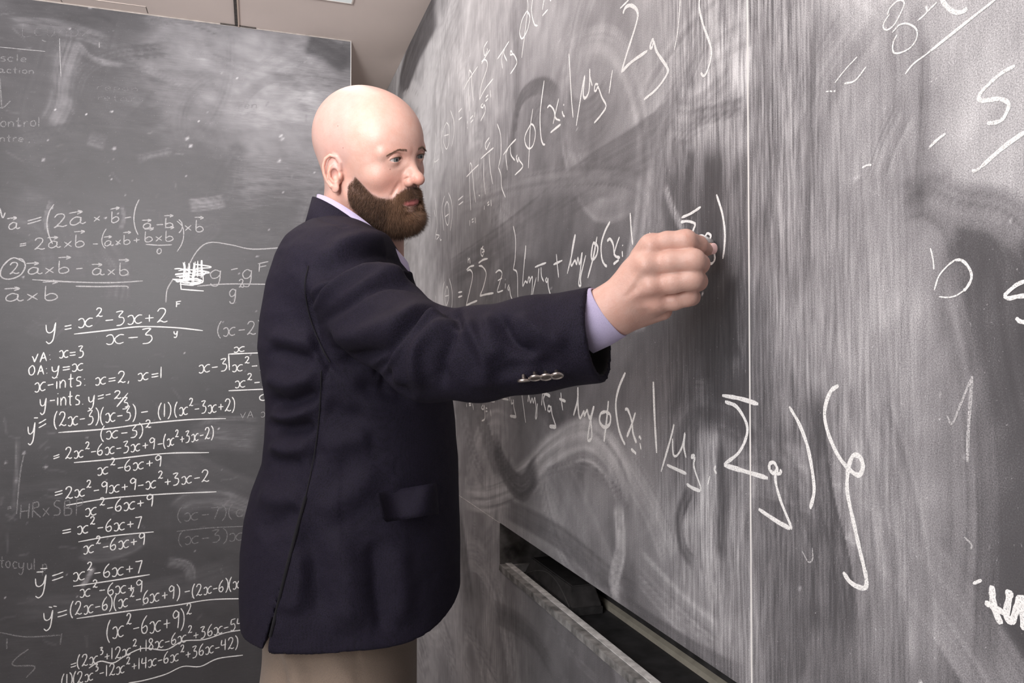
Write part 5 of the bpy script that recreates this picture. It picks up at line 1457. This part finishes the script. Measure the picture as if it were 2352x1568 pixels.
rim = [ix(a,0) for a in range(gu)]+[ix(gu,b) for b in range(gv)]+[ix(a,gv) for a in range(gu,0,-1)]+[ix(0,b) for b in range(gv,0,-1)]
Fc += [(rim[i], rim[(i+1) % len(rim)], nf+rim[(i+1) % len(rim)], nf+rim[i]) for i in range(len(rim))]
new_mesh('pocket_flap', np.vstack([Vf, Vf-fn*.005]), Fc, M_NAVY, jacket)
# stitched seams: thin threads lying on the cloth
M_SEAM = mat_plain('seam_thread', (.004, .0035, .006), .9)
def seam(name, pts, w=.0008, lift=.0006, mat=None):
    q_ = catmull(pts, 7); C_ = []
    dep = np.array([cloth_depth(a, b) for a, b in q_])
    dep = np.minimum(dep, np.convolve(np.pad(dep, 2, mode='edge'), np.ones(5)/5, 'valid'))
    Vs = []; n_ = len(q_)
    pos = np.array([pd(a, b, d_-lift) for (a, b), d_ in zip(q_, dep)])
    tg = unit(np.gradient(pos, axis=0)); vw_ = unit(CAM-pos); sd_ = np.cross(tg, vw_)
    for i in range(n_): Vs += [pos[i]-sd_[i]*w, pos[i]+vw_[i]*w*.7, pos[i]+sd_[i]*w]
    Fs = [f for i in range(n_-1) for f in ((3*i, 3*i+3, 3*i+4, 3*i+1), (3*i+1, 3*i+4, 3*i+5, 3*i+2))]
    return new_mesh(name, Vs, Fs, mat or M_SEAM, jacket)
seam('seam', [(738,850),(736,900),(733,950),(727,1010),(715,1080),(702,1140)])
seam('seam', [(708,610),(700,660),(712,730),(740,800),(758,832)])
seam('vent_edge', [(702,1140),(688,1190),(662,1290),(642,1370),(628,1430),(620,1462)], .0022, .002)
# ------------------------------------------------------------------ trousers and shoes
def sdf_trousers(p):
    u, v, z = uvz(p)
    a = .163+.01*np.clip((.95-z), 0, 1); rho = np.sqrt(((u+.045)/.125)**2+(v/.175)**2+1e-9)
    d = np.maximum((rho-1)*.15, np.maximum(z-1.03, .86-z))
    for s in (-1, 1):
        d = smin(d, chain(p, [tp(-.048,s*.088,.88), tp(-.035,s*.095,.62), tp(-.04,s*.10,.09)], [.112,.098,.082], .02), .03)
    d = np.maximum(d, .045-z)
    return d
TRV, TRQ = surface(sdf_trousers, np.array(tp(0,0,0))-np.array([.34,.34,0]), np.array(tp(0,0,1.06))+np.array([.34,.34,0]), .0085, 6)
TRV = snap(sdf_trousers, TRV, 1, .004)
tx, ty, tz = project(TRV); TN = unit(grad(sdf_trousers, TRV, .004))
td = np.zeros(len(TRV))
for pts, w, a in (([(650,1470),(672,1520),(690,1600)], 16, .006), ([(700,1500),(720,1560),(720,1620)], 22, -.006), ([(820,1480),(822,1560),(822,1700)], 4, -.002), ([(760,1500),(800,1570),(800,1650)], 22, .004), ([(640,1520),(650,1560),(655,1620)], 12, -.005)):
    d, arc, side, L = poly_dist(tx, ty, np.array(pts, float)); td += a*np.exp(-(d/w)**2)
TRV = TRV+TN*td[:, None]
new_mesh('trousers', TRV, TRQ, M_TROUS, person)
def sdf_shoe(s):
    def f(p):
        u, v, z = uvz(p)
        d = smin(cone(p, tp(-.04,s*.10,.05), tp(.17,s*.112,.035), .046, .038), cone(p, tp(-.03,s*.10,.10), tp(.02,s*.10,.07), .045, .045), .02)
        return np.maximum(d, -z+.001)
    return f
for s in (-1, 1):
    f = sdf_shoe(s); c_ = np.array(tp(.06, s*.1, 0))
    a, b = surface(f, c_-np.array([.22,.22,.02]), c_+np.array([.22,.22,.19]), .008, 4)
    new_mesh('shoe', a, b, M_SHOE, person)
# shirt front between the lapels
sf = band('shirt_front', [[pd(x, y, d) for x, y, d in r] for r in ([(868,552,1.235),(905,590,1.255),(930,640,1.28),(950,700,1.30)], [(882,548,1.25),(916,583,1.27),(942,632,1.29),(960,690,1.31)])], M_SHIRT, .003, person, closed=False)
keep_world(person)

# ------------------------------------------------------------------ the stick of chalk and the eraser
ch0 = np.array(pd(1611,548,.872)); tipx = on_x(1634, 558)
ch = empty('chalk_stick', tuple(ch0)); tag(ch, 'short white chalk stick pinched between thumb and forefinger against the board', 'chalk')
bm = bmesh.new(); Lc = float(np.linalg.norm(tipx-ch0))+.004
bmesh.ops.create_cone(bm, cap_ends=True, segments=20, radius1=.0050, radius2=.0042, depth=Lc)
bmesh.ops.bevel(bm, geom=[e for e in bm.edges if len(e.link_faces) == 2 and any(len(f.verts) > 4 for f in e.link_faces)], offset=.0009, segments=2, affect='EDGES')
co = bm_obj('stick', bm, M_CHALK, ch, True)
ax_ = unit(tipx-ch0); co.rotation_euler = Vector(ax_).to_track_quat('Z', 'Y').to_euler(); co.location = tuple((-ax_*.002+ax_*Lc*.5))
er = empty('board_eraser', (WALL_X+.064, 1.36, TRAY_BOT-.018)); tag(er, 'black felt chalkboard eraser with arched grip lying in the recessed tray', 'eraser')
M_FELT = mat_plain('dusty_black_felt', (.030, .028, .028), .95, .6, 60, .5, 400)
M_FELT2 = mat_plain('eraser_grip', (.035, .032, .032), .6, .5, 40)
ez0 = TRAY_BOT-.0175
y0_, y1_ = 1.175, 1.50
y0_ = float(on_x(1313, 1375, WALL_X+.036)[1]); y1_ = float(on_x(1204, 1290, WALL_X+.036)[1])
er.location = (WALL_X+.064, (y0_+y1_)/2, ez0)
box('felt_pad', WALL_X+.036, WALL_X+.100, y0_, y1_, ez0, ez0+.014, M_FELT, er, .001)
bm = bmesh.new()
za, zb = ez0+.0142, ez0+.050
vs = [bm.verts.new(c_) for c_ in ((WALL_X+.037,y0_+.001,za),(WALL_X+.099,y0_+.001,za),(WALL_X+.099,y1_-.001,za),(WALL_X+.037,y1_-.001,za),
      (WALL_X+.046,y0_+.022,zb),(WALL_X+.092,y0_+.022,zb),(WALL_X+.092,y1_-.022,zb),(WALL_X+.046,y1_-.022,zb))]
for f_ in ((0,3,2,1),(4,5,6,7),(0,1,5,4),(1,2,6,5),(2,3,7,6),(3,0,4,7)): bm.faces.new([vs[i] for i in f_])
bmesh.ops.bevel(bm, geom=bm.edges[:], offset=.002, segments=2, affect='EDGES')
bm_obj('grip', bm, M_FELT2, er)
# arched rib on the grip's side
V_, F_ = [], []; n_ = 24
for i in range(n_+1):
    t = i/n_; y = y0_+.012+(y1_-y0_-.024)*t; hz = math.sin(math.pi*t)*.030
    for k_, (dx, dz) in enumerate(((-.0012,-.001),(-.0012,.001),(.004,.001),(.004,-.001))):
        xx = WALL_X+.037+.009*(hz/.036); V_.append((xx+dx, y, za+hz+dz))
for i in range(n_):
    for k_ in range(4):
        a = i*4+k_; b = i*4+(k_+1) % 4; F_.append((a, b, b+4, a+4))
new_mesh('grip_rib', V_, F_, mat_plain('dusty_rib', (.09, .085, .083), .8), er, False)
keep_world(er)
